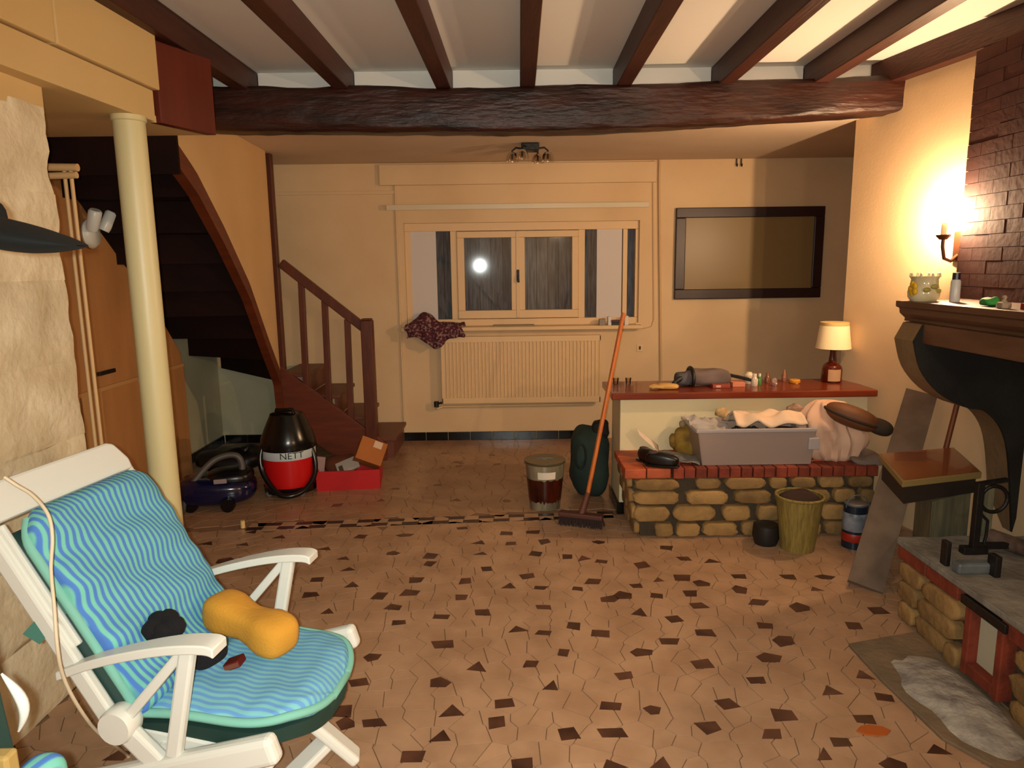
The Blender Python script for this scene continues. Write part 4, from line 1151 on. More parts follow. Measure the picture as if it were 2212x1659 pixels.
obj('packet', G().obox(pp_, (.16, .10, .02), Rp), mat('packet_grey', '#a39c90', .6), pk, bevel=.003)
obj('print', G().obox(pp_ + Rp @ Vector((-.05, -.01, .011)), (.03, .05, .001), Rp), mat('packet_print', '#4a3a34', .6), pk)
tag(obj('folded_leaflet', G().obox(rx + Vector((-.185, -.10, .175)), (.06, .012, .11), Rr @ Matrix.Rotation(.15, 3, 'Y')), mat('leaflet', '#9c8078', .7)), 'pinkish leaflet sticking up in the red box next to the vacuum hose', 'leaflet')
tag(obj('brown_packing', G().blob(rx + Vector((-.07, .04, .13)), (.12, .10, .07), .7, 20, 10, None, lambda p: p + noise.noise_vector(p * 15) * .015), mat('packing_brown', '#5f3018', .9), smooth=True), 'crumpled brown packing paper filling the red box', 'paper')
ck = onZ(525, 1140, 0)
tag(obj('cork', G().lathe([(.0, 0), (.014, .0), (.013, .045), (.0, .045)], ck + Vector((0, 0, .0)), 12), mat('pale_cork', '#d8b878', .8), smooth=40), 'pale cork standing on the floor before the vacuum cleaners', 'cork')

# ================================================================== BUCKET, BROOM, BAG
bk0 = Vector((.205, 4.40, 0))
bu = thing('paint_bucket', 'paint-streaked metal bucket standing on the floor by the broom', 'bucket', bk0)
M_tin = mat('tin_cream', '#a39a80', .3, '#6d6550', 10, metal=.4, stretch=(1, 1, .15))
rf = lambda z: .098 + .030 * z / .315
obj('body', G().lathe([(.0, .0), (rf(0), .0), (rf(.315), .315), (rf(.315) - .004, .315), (rf(.02) - .004, .02), (.0, .02)], bk0, 40), M_tin, bu, smooth=40)
obj('rim', G().lathe([(rf(.3), .300), (rf(.3) + .006, .305), (rf(.315) + .005, .318), (rf(.315) - .003, .318)], bk0, 40), mat('rim_metal', '#6a6148', .35, metal=.5), bu, smooth=50)
M_drip = mat('dark_brown_paint', '#2a0f08', .18, '#4a1a0c', 10, stretch=(1, 1, .3))
g = G(); n = 64
for k in range(n):
    a = 2 * PI * k / n
    zl = .055 + .03 * noise.noise((k * .9, 0, 0)); zh = .205 + .012 * noise.noise((k * .5, 7, 0))
    for z in (zl, zh): g.v.append((bk0.x + (rf(z) + .0015) * math.cos(a), bk0.y + (rf(z) + .0015) * math.sin(a), z))
for k in range(n): g.f.append((2 * k, (2 * k + 2) % (2 * n), (2 * k + 3) % (2 * n), 2 * k + 1))
obj('paint_band', g, M_drip, bu, smooth=True)
g = G(); n = 10
for k in range(n + 1):
    a = -PI / 2 - .42 + .95 * k / n
    for z in (.215, .262): g.v.append((bk0.x + (rf(z) + .002) * math.cos(a), bk0.y + (rf(z) + .002) * math.sin(a), z))
for k in range(n): g.f.append((2 * k, 2 * k + 2, 2 * k + 3, 2 * k + 1))
obj('label', g, mat('white_label', '#d6cbb8', .5), bu, smooth=True)
obj('bail', G().tube([(bk0.x + (rf(.29) + .006) * math.cos(a), bk0.y + .02 * math.sin(a), .29 - .16 * math.sin(a) * 0 + .03 * math.sin(a)) for a in [PI * k / 16 for k in range(17)]], .003, 6), M_iron, bu, smooth=True)
obj('filling', G().lathe([(.0, .0), (.105, .0), (.04, .03), (.0, .035)], bk0 + Vector((0, 0, .285)), 20), mat('grey_filling', '#8a8468', .8), bu, smooth=40)

bp0 = Vector((.455, 4.06, .085)); bp1 = Vector((.690, 4.31, 1.265))
bp0 = onY(1266, 1085, 4.09); bp1 = onY(1347, 676, 4.26)
br = thing('broom', 'broom with orange wooden handle leaning against the end of the counter', 'broom', (bp0.x, bp0.y, 0))
obj('handle', G().tube([bp0, bp1], .0135, 12), mat('orange_handle', '#c46a24', .4, '#b05a1c', 8, stretch=(5, 5, .5)), br, smooth=True)
hd_ = onZ(1255, 1118, .05)
Rh = Matrix.Rotation(-.35, 3, 'Z')
obj('socket', G().tube([(hd_.x, hd_.y, .06), bp0 + (bp1 - bp0) * .05], [.024, .017], 10), mat('broom_socket', '#5a3020', .6), br, smooth=True)
obj('head', G().obox((hd_.x, hd_.y, .065), (.27, .06, .03), Rh), mat('broom_wood', '#4f2c22', .6), br, bevel=.008)
def bris(x, y, z): return Vector((hd_.x, hd_.y, 0)) + Rh @ Vector((x, y, z))
g = G()
rr = random.Random(5)
for i in range(26):
    for j in range(5):
        x = -.125 + .25 * i / 25; y = -.024 + .048 * j / 4
        g.bar(bris(x, y, .052), bris(x * 1.06 + rr.uniform(-.006, .006), y * 1.5 + rr.uniform(-.006, .006), .002), .006, .006, (0, 1, 0))
obj('bristles', g, mat('broom_bristle', '#2b1a16', .9), br, kind='stuff')
M_bag = mat('dark_green_canvas', '#26382f', .8, '#1c2a24', 6)
bgc = Vector((.50, 4.66, 0))
bg = thing('green_bag', 'dark green canvas bag with hoop handle behind the broom at the counter end', 'bag', bgc)
obj('body', G().blob(bgc + Vector((.02, 0, .235)), (.125, .16, .235), .6, 30, 18, None, lambda p: p + noise.noise_vector(p * 9) * .022), M_bag, bg, smooth=True)
h0 = onY(1254, 985, 4.50)
obj('handle', G().tube([h0 + Vector((.035 * math.cos(a), 0, .085 * math.sin(a))) for a in [2 * PI * k / 24 for k in range(25)]], .006, 8), mat('black_handle', '#15120f', .5), bg, smooth=True)
tp_ = onY(1296, 925, 4.62)
obj('flap', G().blob(tp_, (.055, .08, .06), .7, 20, 12, None, lambda p: p + noise.noise_vector(p * 14) * .02), mat('black_flap', '#171210', .8), bg, smooth=True)

# ================================================================== THINGS ON THE BENCH
ZB = BH - .002
def bpt(x, y, Y): return onY(x, y, Y)
M_shoe = mat('black_leather', '#120d0c', .35)
for k, (x, y, rz, l) in enumerate(((1402, 985, -1.1, 'black leather shoe standing upright on the bench beside the white sheet'), (1430, 992, -.35, 'black leather shoe lying on the bench beside the plastic tub, toe to the tub'))):
    p = onZ(x, y + 8, ZB + .02); p.z = ZB
    t = thing('black_shoe', l, 'shoe', p, 0, 'pair of shoes on the bench')
    R_ = Matrix.Rotation(rz, 3, 'Z')
    def shf(q): return Vector((q.x, q.y * (1 - .18 * max(0, -q.x / .08)), q.z * (1 - .45 * max(0, q.x / .10)) if q.z > 0 else q.z))
    obj('upper', G().blob(p + Vector((0, 0, .042)), (.095, .036, .042), .72, 26, 14, R_, shf), M_shoe, t, smooth=True)
    obj('sole', G().blob(p + Vector((0, 0, .008)), (.10, .039, .008), .5, 24, 6, R_), M_blk, t, smooth=True)
    obj('lining', G().blob(p + R_ @ Vector((-.045, 0, .077)), (.034, .022, .010), .8, 16, 6, R_), mat('shoe_lining', '#4a3a34', .9), t, smooth=True)
M_paper = mat('white_paper', '#d9c6b4', .8)
def sheet(name, corners, m, label, cat, wob=.01, th=.0015, nu=10, nv=10, sd=0.0):
    A, B, Cc, Dd = [Vector(c) for c in corners]
    def f(u, v):
        p = (A * (1 - u) + B * u) * (1 - v) + (Dd * (1 - u) + Cc * u) * v
        return p + Vector((0, noise.noise((u * 3 + sd, v * 3, sd)) * wob, abs(noise.noise((u * 3 + sd, v * 3, sd + 5))) * wob))
    o = obj(name, G().grid(f, nu, nv), m, smooth=True); md = o.modifiers.new('t', 'SOLIDIFY'); md.thickness = th
    return tag(o, label, cat)
a, b, c, d = onY(1373, 925, 4.16), onY(1384, 932, 4.12), onY(1428, 968, 4.08), onY(1418, 975, 4.16)
sheet('white_sheet', (onY(1374, 924, 4.20), onY(1380, 938, 4.10), onY(1424, 978, 4.05), onY(1422, 962, 4.18)), M_paper, 'white sheet of paper leaning up behind the black shoes', 'paper', .006, .002, sd=2)
sheet('grey_newspaper', (onZ(1424, 990, ZB + .02), onZ(1512, 1004, ZB + .006), onZ(1508, 985, ZB + .006), onZ(1430, 972, ZB + .03)), mat('grey_news', '#9a9488', .9, '#777168', 30), 'grey newspaper lying on the bench between shoes and tub', 'newspaper', .02, .004, sd=7)
yb0 = onY(1472, 955, 4.13)
yb_ = thing('yellow_bag', 'crumpled mustard yellow bag on the bench left of the plastic tub', 'bag', (yb0.x, 4.13, ZB))
M_yb = mat('mustard_bag', '#9a7624', .8, '#6b4f1c', 14)
obj('body', G().blob((yb0.x + .03, 4.14, ZB + .085), (.085, .055, .085), .8, 26, 14, None, lambda p: p + noise.noise_vector(p * 17) * .022), M_yb, yb_, smooth=True)
obj('ear', G().blob((yb0.x - .055, 4.13, ZB + .085), (.022, .02, .045), .9, 14, 8, None, lambda p: p + noise.noise_vector(p * 20) * .008), M_yb, yb_, smooth=True)
obj('knot', G().blob((yb0.x + .005, 4.14, ZB + .185), (.02, .02, .022), .9, 14, 8), mat('bag_knot', '#8d7a58', .8), yb_, smooth=True)
# plastic tub
t0, t1 = onY(1517, 1003, 3.88), onY(1752, 1003, 3.88)
M_tub = thin_glass('clear_grey_plastic', '#ece6e2', .3, '#c8b0a2', .5)
TX0, TX1, TY0, TY1, TH = t0.x, t1.x, 3.885, 4.20, .205
tb = thing('plastic_tub', 'translucent grey plastic storage tub filled with clothes on the bench', 'tub', ((TX0 + TX1) / 2, 4.04, ZB))
fl = .035
def wall_(p0, p1, q0, q1, th, dr):
    d = Vector(dr) * th; v = [Vector(p) for p in (p0, p1, q1, q0)]
    return G().add([*v, *[x + d for x in v]], [(0, 1, 2, 3), (7, 6, 5, 4), (0, 4, 5, 1), (1, 5, 6, 2), (2, 6, 7, 3), (3, 7, 4, 0)])
b4 = [(TX0, TY0), (TX1, TY0), (TX1, TY1), (TX0, TY1)]; t4 = [(TX0 - fl, TY0 - .02), (TX1 + fl * .4, TY0 - .02), (TX1 + fl * .4, TY1 + .02), (TX0 - fl, TY1 + .02)]
for i, dr in enumerate(((0, 1, 0), (-1, 0, 0), (0, -1, 0), (1, 0, 0))):
    j = (i + 1) % 4
    g = wall_((*b4[i], ZB), (*b4[j], ZB), (*t4[i], ZB + TH), (*t4[j], ZB + TH), .004, dr)
    obj('side', g, M_tub, tb)
obj('bottom', G().box(TX0, TY0, ZB, TX1, TY1, ZB + .004), M_tub, tb)
obj('rim', G().bar((t4[0][0] - .01, t4[0][1], ZB + TH), (t4[1][0], t4[1][1], ZB + TH), .022, .02).bar((t4[0][0], t4[0][1], ZB + TH), (t4[3][0], t4[3][1], ZB + TH), .022, .02), mat('rim_plastic', '#a89e9c', .35), tb, bevel=.004)
obj('handle', G().box(TX1 - .03, TY0 - .032, ZB + .09, TX1 + .03, TY0 - .012, ZB + .16), mat('rim_plastic', '#a89e9c', .35), tb, bevel=.006)
M_cl1 = mat('dark_clothes', '#4a4240', .95, '#5a5452', 9); M_cl2 = mat('brown_clothes', '#6b5648', .95, '#54443c', 9); M_cl3 = mat('slate_clothes', '#7d7876', .95)
w3 = (TX1 - TX0) / 3
for k, (m, l) in enumerate(((M_cl3, 'slate grey folded clothes at the left inside the plastic tub'), (M_cl1, 'dark folded clothes in the middle of the plastic tub'), (M_cl2, 'brown folded clothes at the right inside the plastic tub'))):
    tag(obj('folded_clothes', G().blob((TX0 + w3 * (k + .5), 4.03, ZB + .092), (w3 * .47, .12, .085), .45, 24, 12, None, lambda p: p + noise.noise_vector(p * 12 + Vector((k * 3, 0, 0))) * .006), m, smooth=True), l, 'clothes')
tag(obj('grey_cloth', G().grid(lambda u, v: (TX0 - .05 + .24 * u, TY0 + .02 + .22 * v, ZB + .195 + .055 * (1 - u) * v + .025 * noise.noise((u * 6, v * 5, 1))), 20, 14), mat('greyish_cloth', '#a39d98', .9), smooth=True), 'grey cloth spread over the left end of the tub', 'cloth')
yf = onY(1556, 898, 4.18)
tag(obj('cream_tag', G().blob((yf.x, 4.17, ZB + .245), (.04, .02, .03), .8, 16, 8, None, lambda p: p + noise.noise_vector(p * 30) * .012), mat('cream_wad', '#c9a878', .9, '#a8824a', 30), smooth=True), 'small cream patterned wad standing behind the tub near its left end', 'cloth')
def blan(u, v):
    x = TX0 + .20 + .40 * u; y = TY0 + .02 + .30 * v
    return (x, y, ZB + .205 + .075 * math.sin(PI * min(1, v * 1.1 + .12)) + .005 * math.sin(u * 9 + v * 4) + .03 * noise.noise((u * 5, v * 5, 9)))
o = obj('cream_blanket', G().grid(blan, 30, 18), mat('cream_blanket', '#dcbfa2', .95), smooth=True); md = o.modifiers.new('t', 'SOLIDIFY'); md.thickness = .012
tag(o, 'folded cream blanket lying over the top of the plastic tub', 'blanket')
for k, x in enumerate((1590, 1628)):
    p = onY(x, 932, 3.96)
    t = thing('small_bottle', ['small pale blue bottle in the tub opening, left of two', 'small pale blue bottle in the tub opening, right of two'][k], 'bottle', p - Vector((0, 0, .05)))
    obj('body', G().lathe([(.0, -.05), (.016, -.05), (.017, .0), (.008, .014), (.0, .014)], p, 12), mat('pale_blue', '#9aa4ae', .4), t, smooth=40)
    obj('cap', G().lathe([(.0, .0), (.009, .0), (.009, .018), (.0, .018)], p + Vector((0, 0, .014)), 12), M_dark, t, smooth=40)
# white crumpled garment heaped at the right
g0 = onY(1790, 950, 3.98)
wc = Vector((g0.x + .02, 4.03, ZB))
def heap(p):
    a = math.atan2(p.y, p.x); f = math.sin(a * 12 + p.z * 18 + 2 * noise.noise(p * 7)) * .020 + noise.noise(p * 10) * .05
    s = 1 + f / .2
    sh = .05 * (1 - max(0, p.z) / .22)
    return Vector((p.x * s - max(0, p.z) * .28, p.y * s, p.z + .014 * noise.noise(p * 14)))
o = obj('white_garment', G().blob(wc + Vector((.03, 0, .155)), (.185, .135, .185), .85, 60, 30, None, heap), mat('pinkish_white_cotton', '#d9b397', .95, '#cfa488', 6), smooth=True)
tag(o, 'pinkish white garment heaped in folds at the right end of the bench', 'garment')
tag(obj('grey_towel', G().blob(onY(1868, 990, 3.95), (.10, .10, .03), .7, 24, 10, None, lambda p: p + noise.noise_vector(p * 12) * .02), mat('grey_towel', '#7d6d62', .95), smooth=True), 'grey towel lying at the bench end beside the plank', 'towel')
p0, p1 = onY(1800, 885, 3.95), onY(1908, 925, 3.85)
bt = thing('brown_case', 'brown oblong leather case with dark rounded end lying on the white garment', 'case', (p0 + p1) / 2)
ax = (p1 - p0).normalized(); Rk = ax.to_track_quat('X', 'Z').to_matrix()
obj('case', G().blob((p0 * .62 + p1 * .38), (.150, .085, .060), .85, 30, 14, Rk), mat('brown_leather', '#6b4020', .6, '#5a3318', 6), bt, smooth=True)
obj('seam', G().tube([(p0 * .62 + p1 * .38) + Rk @ Vector((.153 * math.cos(q), .088 * math.sin(q), 0)) for q in [2 * PI * k / 36 for k in range(37)]], .010, 8), mat('dark_seam', '#35200f', .7), bt, smooth=True)
obj('end_pouch', G().blob(p1 + ax * -.02, (.072, .055, .045), .85, 22, 12, Rk), mat('dark_pouch', '#35281c', .8), bt, smooth=True)
ln = onY(1712, 888, 4.15)
tag(obj('lace_cap', G().blob(Vector((ln.x, 4.14, ln.z - .01)), (.05, .04, .05), .8, 20, 12, None, lambda p: p + noise.noise_vector(p * 26) * .018), mat('mesh_grey_pink', '#a98a72', .9, '#6b5446', 26), smooth=True), 'mottled pinkish cap squeezed between garment and wall above the tub', 'cap')

# ================================================================== THINGS ON THE COUNTER
def cpt(x, y): return onZ(x, y, ZC)
p = cpt(1437, 842)
t = thing('work_glove', 'tan leather work glove lying on the counter left of the grey bag', 'glove', p)
M_tan = mat('tan_leather', '#c99a54', .7)
obj('palm', G().blob(p + Vector((.02, .03, .018)), (.07, .04, .018), .75, 22, 10, Matrix.Rotation(-.3, 3, 'Z')), M_tan, t, smooth=True)
for k in range(4):
    q = p + Vector((-.03, -.0 + .018 * k, .015)); obj('finger', G().tube([q + Vector((.02, 0, 0)), q + Vector((-.03, .004, .004)), q + Vector((-.065 + .008 * abs(k - 1.5), .006, -.002))], [.011, .010, .006], 8), M_tan, t, smooth=True)
p = cpt(1515, 838)
t = thing('grey_bag', 'grey cloth bag with black straps lying on the counter', 'bag', p + Vector((0, .08, 0)))
M_gb = mat('grey_cloth_bag', '#6f5f58', .85, '#5a4c48', 6)
obj('body', G().blob(p + Vector((.055, .10, .055)), (.15, .075, .054), .6, 30, 14, None, lambda q: q + noise.noise_vector(q * 9) * .014), M_gb, t, smooth=True)
obj('front_part', G().blob(p + Vector((-.095, .10, .045)), (.05, .07, .043), .65, 22, 12, None, lambda q: q + noise.noise_vector(q * 14) * .01), mat('slate_cloth', '#4f4c50', .85), t, smooth=True)
obj('strap', G().tube([p + Vector((-.045, .10 + .085 * math.cos(a), .052 + .062 * math.sin(a))) for a in [2 * PI * k / 20 for k in range(21)]], .012, 8), M_dark, t, smooth=True)
obj('strap_end', G().tube([p + Vector((-.10, .06, .06)), p + Vector((-.14, .04, .045)), p + Vector((-.17, .02, .03)), p + Vector((-.15, .01, .012))], [.020, .018, .014, .006], 8), M_dark, t, smooth=True)
p = cpt(1556, 838)
t = thing('pink_packet', 'reddish packet with pale print lying on the counter under the remote', 'packet', p)
obj('packet', G().box(p.x - .05, p.y - .01, ZC, p.x + .06, p.y + .08, ZC + .022), mat('dull_red_packet', '#8d3c2a', .5), t, bevel=.003)
obj('print', G().box(p.x - .03, p.y - .0112, ZC + .005, p.x + .0, p.y - .0098, ZC + .018), mat('pale_print', '#c99a84', .6), t)
p = cpt(1594, 836)
tag(obj('salmon_box', G().box(p.x - .035, p.y - .005, ZC, p.x + .045, p.y + .06, ZC + .03), mat('salmon_card', '#c97a58', .6), bevel=.003), 'salmon pink small box on the counter below the black remote', 'box')
q = cpt(1600, 834) + Vector((0, .03, .052))
t = thing('remote_control', 'black remote control lying aslant across the salmon box', 'remote control', q)
Rr2 = Matrix.Rotation(-.25, 3, 'Z') @ Matrix.Rotation(.22, 3, 'Y')
obj('case', G().obox(q, (.15, .04, .018), Rr2), M_blk, t, bevel=.005)
obj('buttons', G().obox(q + Rr2 @ Vector((.02, 0, .0095)), (.08, .026, .002), Rr2), mat('grey_buttons', '#3a3432', .6), t)
def jar(x, y, r, h, col, nm, l, ct, capc=None, dy=.06, rough=.25):
    p = cpt(x, y); p.y += dy; p.z = ZC; p.x *= (p.y) / (p.y - dy)
    t = thing(nm, l, ct, p)
    obj('body', G().lathe([(.0, .0), (r * .9, .0), (r, .006), (r, h * .75), (r * .7, h * .88), (r * .55, h), (.0, h)], p, 16), mat(nm + col, col, rough), t, smooth=40)
    if capc: obj('cap', G().lathe([(.0, h - .001), (r * .6, h - .001), (r * .6, h + .018), (.0, h + .018)], p, 14), mat(nm + capc, capc, .4), t, smooth=40)
    return t
jar(1617, 834, .030, .075, '#dcc6a6', 'white_cup', 'white rounded cup standing behind the remote on the counter', 'cup', None, .10)
jar(1629, 836, .022, .060, '#c9b49c', 'pill_bottle', 'small white bottle in front of the white cup on the counter', 'bottle', '#d8cbb8', .04)
jar(1640, 834, .014, .055, '#4a7a42', 'green_tube', 'small green tube standing right of the white bottles', 'tube', '#d5d5c0', .05)
jar(1657, 832, .018, .05, '#7a4a34', 'brown_vial', 'brown vial on the counter between green tube and crumpled foil', 'vial', '#8d5a42', .08)
p = cpt(1674, 834)
tag(obj('foil_ball', G().blob(p + Vector((0, .02, .022)), (.018, .02, .024), .9, 14, 8, None, lambda q: q + noise.noise_vector(q * 60) * .008), mat('foil', '#a58a7c', .35, metal=.3), smooth=False), 'crumpled pale foil on the counter edge right of the brown vial', 'foil')
jar(1693, 830, .016, .06, '#8a5640', 'amber_vial', 'amber vial on the counter left of the yellow lid', 'vial', '#9a6a4c', .10)
p = cpt(1722, 830)
t = thing('yellow_disc', 'round yellow lid lying on the counter left of the table lamp', 'lid', p)
obj('disc', G().lathe([(.0, .0), (.032, .0), (.034, .004), (.034, .022), (.030, .026), (.0, .026)], p + Vector((0, .04, 0)), 24), mat('yellow_orange', '#d08a2a', .4), t, smooth=40)
obj('base', G().lathe([(.0, .0), (.04, .0), (.036, .006), (.0, .006)], p + Vector((0, .04, -.0)), 24), mat('dark_saucer', '#5a2a18', .4), t, smooth=40)
for k, (x, l) in enumerate(((1331, 'small glass standing in for a torch glint on the counter, nearest its free end'), (1358, 'small glass standing in for a torch glint on the counter, second from its free end'))):
    p = cpt(x, 832) 
    tag(obj('glint_glass', G().lathe([(.0, 0), (.015, 0), (.019, .045), (.017, .045), (.013, .006), (.0, .006)], p + Vector((0, .02, 0)), 16), M_clear, smooth=40), l, 'glass')  # glass shapes added in place of two torch glints on the varnished top
# the lamp
p = cpt(1795, 828); p.y += .06; p.x *= p.y / (p.y - .06); p.z = ZC
tl = thing('table_lamp', 'table lamp with cream shade on a brown bottle base, standing on the counter', 'lamp', p)
M_bot = mat('brown_bottle_glass', '#4a1408', .08, coat=.4)
obj('bottle', G().lathe([(.0, .0), (.058, .0), (.064, .008), (.064, .085), (.058, .105), (.040, .122), (.026, .132), (.024, .150), (.020, .185), (.018, .24), (.0, .24)], p, 28), M_bot, tl, smooth=50)
g = G(); n = 10
for k in range(n + 1):
    a = -PI / 2 - .75 + 1.3 * k / n
    for z in (.012, .088): g.v.append((p.x + .0648 * math.cos(a), p.y + .0648 * math.sin(a), ZC + z))
for k in range(n): g.f.append((2 * k, 2 * k + 2, 2 * k + 3, 2 * k + 1))
obj('bottle_label', g, mat('bottle_label', '#b08a64', .7), tl, smooth=True)
sz = onY(1797, 752, p.y).z - ZC; szt = onY(1797, 697, p.y).z - ZC
M_shade = mat('cream_shade', '#f0d8a8', .9)
obj('shade', G().lathe([(.108, sz), (.086, szt), (.0845, szt), (.1065, sz)], p, 36), M_shade, tl, smooth=40)
obj('shade_trim', G().lathe([(.0875, szt - .022), (.0885, szt - .020), (.087, szt + .004), (.0855, szt + .004)], p, 36), mat('shade_trim', '#c9a868', .7), tl, smooth=40)
obj('socket', G().tube([p + Vector((0, 0, .235)), p + Vector((0, 0, szt - .03))], .008, 8), M_brass, tl, smooth=True)
obj('spider', G().bar(p + Vector((-.085, 0, szt - .03)), p + Vector((.085, 0, szt - .03)), .004, .004), M_brass, tl)

# ================================================================== RIGHT: TRAY TABLE, PLANK, POLE, BASKET, TIN
q = [onZ(x, y, .615) for x, y in ((1897, 985), (2060, 966), (2122, 1013), (1950, 1038))]
ct_ = thing('small_desk', 'small old desk box with glossy copper-brown lid between bench and hearth', 'desk', ((q[0] + q[2]) / 2).xy.to_3d())
M_copper = mat('varnished_copper_wood', '#6a2f18', .22, '#8a4528', 4, stretch=(1, 5, 1), coat=.6)
M_deskrim = mat('worn_yellow_rim', '#8a7444', .6)
M_deskbody = mat('worn_grey_green_paint', '#5d5c48', .8, '#7a7358', 7, stretch=(4, 4, .6), contrast=(.45, .7))
zl = [.628, .615, .600, .612]
vv_ = [Vector((p.x, p.y, z)) for p, z in zip(q, zl)]
g = G().add([v + Vector((0, 0, .0)) for v in vv_] + [v - Vector((0, 0, .030)) for v in vv_], [(3, 2, 1, 0), (4, 5, 6, 7), (0, 1, 5, 4), (1, 2, 6, 5), (2, 3, 7, 6), (3, 0, 4, 7)])
obj('lid_edge', g, M_deskrim, ct_, bevel=.004)
ctr = sum(vv_, Vector()) / 4
ins = [ctr + (v - ctr) * .955 + Vector((0, 0, .0015)) for v in vv_]
g = G().add(ins + [v - Vector((0, 0, .006)) for v in ins], [(3, 2, 1, 0), (4, 5, 6, 7), (0, 1, 5, 4), (1, 2, 6, 5), (2, 3, 7, 6), (3, 0, 4, 7)])
obj('lid', g, M_copper, ct_)
inn = [ctr + (v - ctr) * .90 for v in vv_]
bx0 = [(v.x, v.y) for v in inn]
g = G().pz(list(reversed(bx0)), .50, .585)
obj('drawer_box', g, mat('dark_box_wood', '#2a2018', .7), ct_)
inn2 = [ctr + (v - ctr) * .84 for v in vv_]
bk_ = [(v.x, v.y) for v in inn2]
bk_[0] = (bk_[0][0] + .16, bk_[0][1]); bk_[3] = (bk_[3][0] + .12, max(bk_[3][1], 2.965))
bk_[2] = (bk_[2][0], max(bk_[2][1], 2.965))
obj('body', G().pz(list(reversed(bk_)), .02, .50), M_deskbody, ct_, bevel=.004)
obj('leg', G().box(bk_[2][0] - .03, 2.955, 0, bk_[2][0] + .01, 2.99, .575), M_deskbody, ct_, bevel=.004)
p0, p1 = onZ(1873, 1250, .0), onX(1975, 862, 2.28)
p0 = Vector((1.672, 3.15, .015)); p1 = onX(1990, 850, 2.262)
pk0 = tag(obj('grey_plank', G().bar(p0, p1, .155, .028, (.45, .87, -.2)), mat('weathered_plank', '#6b5a4a', .85, '#5c4c3e', 5, stretch=(2, 2, 2))), 'weathered grey plank leaning from the floor against the fireplace side wall', 'plank')
a, b = onY(2046, 968, 3.50), onY(2068, 872, 3.55)
dd = (b - a); e0 = Vector((a.x - .10, 3.50, .0)); e1 = b + dd * .12
tag(obj('brown_pole', G().tube([e0, e1], .013, 10), mat('brown_pole', '#6b3512', .5), smooth=True), 'brown wooden pole leaning behind the desk box under the mantel', 'pole')
bs = Vector((1.555, 3.665, 0))
bsk = thing('yellow_bin', 'yellowish waste bin standing on the floor before the stone bench', 'bin', bs)
rb_ = lambda z: .088 + .035 * z / .30
M_bin = mat('straw_yellow', '#8c7838', .8, '#6f5c2a', 10, stretch=(8, 8, .8))
obj('body', G().lathe([(.0, .0), (rb_(0), .0), (rb_(.30), .30), (rb_(.30) - .005, .30), (rb_(.02) - .005, .02), (.0, .02)], bs, 32), M_bin, bsk, smooth=40)
obj('rim', G().tube([bs + Vector((rb_(.3) * math.cos(a), rb_(.3) * math.sin(a), .30)) for a in [2 * PI * k / 32 for k in range(33)]], .008, 8), M_bin, bsk, smooth=True)
tag(obj('brown_cloth', G().blob(bs + Vector((0, 0, .27)), (.105, .105, .05), .8, 24, 12, None, lambda p: p + noise.noise_vector(p * 14) * .015), mat('brown_rag', '#2e1c14', .95), smooth=True), 'dark brown rag bulging out of the yellowish bin', 'cloth')
tn = onZ(1852, 1192, 0); tn = Vector((tn.x + .015, tn.y + .08, 0))
tt = thing('paint_tin', 'blue, white and red tin standing behind the leaning plank', 'tin', tn)
obj('body', G().lathe([(.0, .0), (.062, .0), (.062, .24), (.0, .24)], tn, 28), mat('tin_dark_blue', '#1c2430', .3), tt, smooth=40)
obj('white_band', G().lathe([(.0625, .10), (.0632, .101), (.0632, .20), (.0625, .201)], tn, 28), mat('tin_white', '#8d9096', .4, '#5c6068', 14), tt, smooth=40)
obj('red_band', G().lathe([(.0625, .04), (.0632, .041), (.0632, .085), (.0625, .086)], tn, 28), mat('tin_red', '#a02a18', .4), tt, smooth=40)
obj('lid', G().lathe([(.0, .24), (.058, .24), (.06, .25), (.05, .255), (.0, .252)], tn, 28), mat('tin_lid', '#8a8e92', .3, metal=.6), tt, smooth=40)
obj('wire_handle', G().tube([tn + Vector((.063 * math.cos(a), -.02, .23 + .07 * math.sin(a))) for a in [PI * k / 14 for k in range(15)]], .003, 6), M_iron, tt, smooth=True)
dp = onZ(1660, 1180, 0); dp = Vector((dp.x, 3.74, 0))
tag(obj('dark_pot', G().lathe([(.0, .0), (.06, .0), (.075, .05), (.07, .11), (.06, .115), (.0, .10)], dp, 24), mat('dark_pot', '#1d1a18', .5), smooth=40), 'dark round pot on the floor between stone bench and yellowish bin', 'pot')
lf = onZ(1885, 1580, 0.001)
g = G()
lp_ = [(-.055, 0), (-.03, .022), (0, .03), (.04, .02), (.06, 0), (.035, -.022), (0, -.026), (-.035, -.018)]
g.pz([(lf.x + a, lf.y + b) for a, b in lp_], .001, .006)
tag(obj('orange_leaf', g, mat('orange_leaf', '#a85418', .8)), 'dry orange leaf lying flat on the floor near the hearth slab', 'leaf')

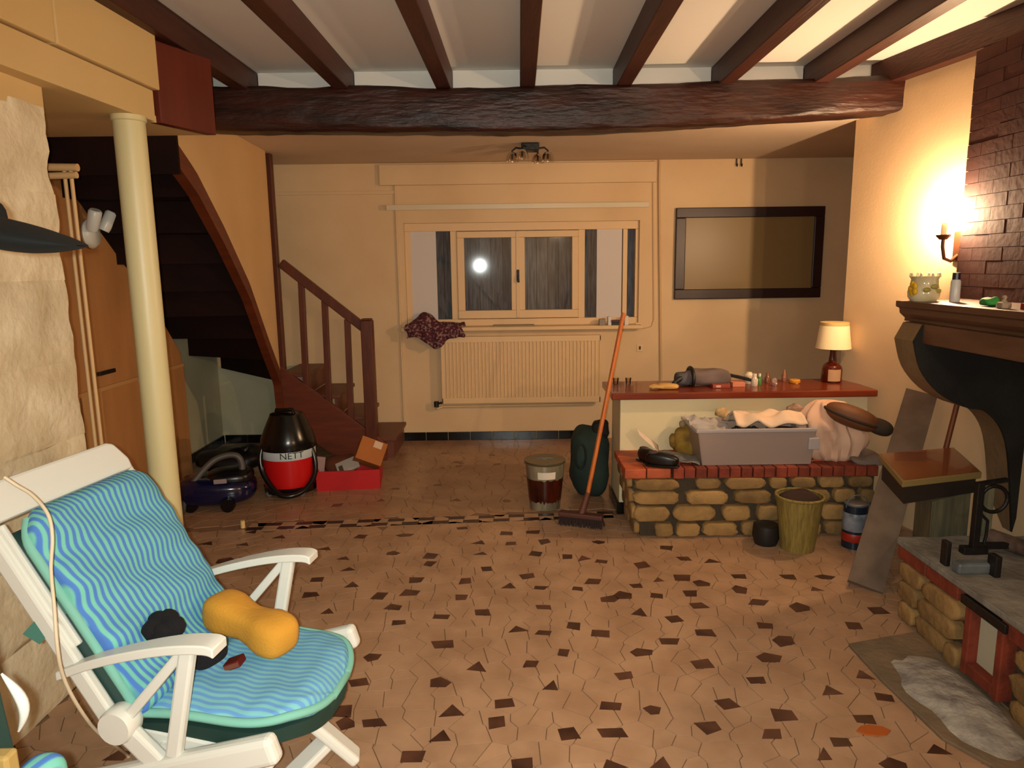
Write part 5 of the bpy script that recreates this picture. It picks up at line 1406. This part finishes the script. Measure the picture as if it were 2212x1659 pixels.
# ================================================================== THINGS ON THE MANTEL
pp0 = Vector((1.985, 3.405, SZ))
pt = thing('white_pot', 'white ceramic pot with a yellow flower at the far end of the mantel', 'pot', pp0)
M_cer = mat('white_ceramic', '#c9c2a4', .15, '#b3aa80', 14, coat=.4)
obj('body', G().lathe([(.0, .0), (.055, .0), (.068, .02), (.070, .045), (.060, .075), (.058, .105), (.066, .118), (.062, .118), (.054, .105), (.05, .02), (.0, .02)], pp0, 32), M_cer, pt, smooth=50)
for k in range(8):
    a = 2 * PI * k / 8
    obj('rim_point', G().lathe([(.0, .0), (.007, .0), (.004, .018), (.0, .02)], pp0 + Vector((.063 * math.cos(a), .063 * math.sin(a), .115)), 8), M_cer, pt, smooth=40)
M_yel = mat('yellow_petal', '#c9a224', .5)
for k in range(5):
    a = 2 * PI * k / 5
    obj('petal', G().blob(pp0 + Vector((-.070 + .0, -.030 + .020 * math.cos(a), .06 + .022 * math.sin(a))), (.010, .015, .016), .9, 12, 8), M_yel, pt, smooth=True)
for a, z in ((-1.9, .055), (-1.4, .07), (-1.1, .05)):
    obj('leaf', G().blob(pp0 + Vector((.067 * math.cos(a), .067 * math.sin(a), z)), (.018, .008, .012), .9, 12, 8), mat('olive_leaf', '#8d8440', .5), pt, smooth=True)
pb_ = Vector((2.07, 3.30, SZ))
t = thing('white_bottle', 'white bottle with dark cap standing on the mantel beside the pot', 'bottle', pb_)
obj('body', G().lathe([(.0, .0), (.021, .0), (.022, .004), (.021, .095), (.016, .105), (.0, .105)], pb_, 20), mat('white_bottle', '#b9bdbd', .3), t, smooth=40)
obj('cap', G().lathe([(.0, .103), (.017, .103), (.0165, .135), (.0, .136)], pb_, 20), mat('dark_cap', '#1d1d30', .3), t, smooth=40)
gq = Vector((2.0, 2.95, SZ))
t = tag(obj('green_cloth', G().blob(gq + Vector((0, 0, .018)), (.03, .04, .02), .8, 18, 10, None, lambda p: p + noise.noise_vector(p * 30) * .01), mat('bright_green', '#2f8a3c', .7), smooth=True), 'bright green crumpled cloth on the mantel right of the white bottle', 'cloth')
gs = Vector((1.955, 2.80, SZ))
t = thing('glass_stopper', 'small clear glass flask with stopper near the mantel front edge', 'flask', gs)
obj('body', G().box(gs.x - .02, gs.y - .02, SZ, gs.x + .02, gs.y + .02, SZ + .026), mat('milky_glass', '#a99c88', .15, trans=.4), t, bevel=.006)
obj('stopper', G().lathe([(.0, .024), (.014, .024), (.006, .036), (.010, .044), (.006, .052), (.0, .053)], gs, 14), mat('milky_glass', '#a99c88', .15, trans=.4), t, smooth=40)
rs = Vector((2.0, 2.70, SZ))
tag(obj('red_matchbox', G().box(rs.x - .03, rs.y - .05, SZ, rs.x + .03, rs.y + .03, SZ + .025), mat('matchbox_red', '#8a2418', .6), bevel=.002), 'red matchbox on the mantel nearest the picture edge', 'matchbox')
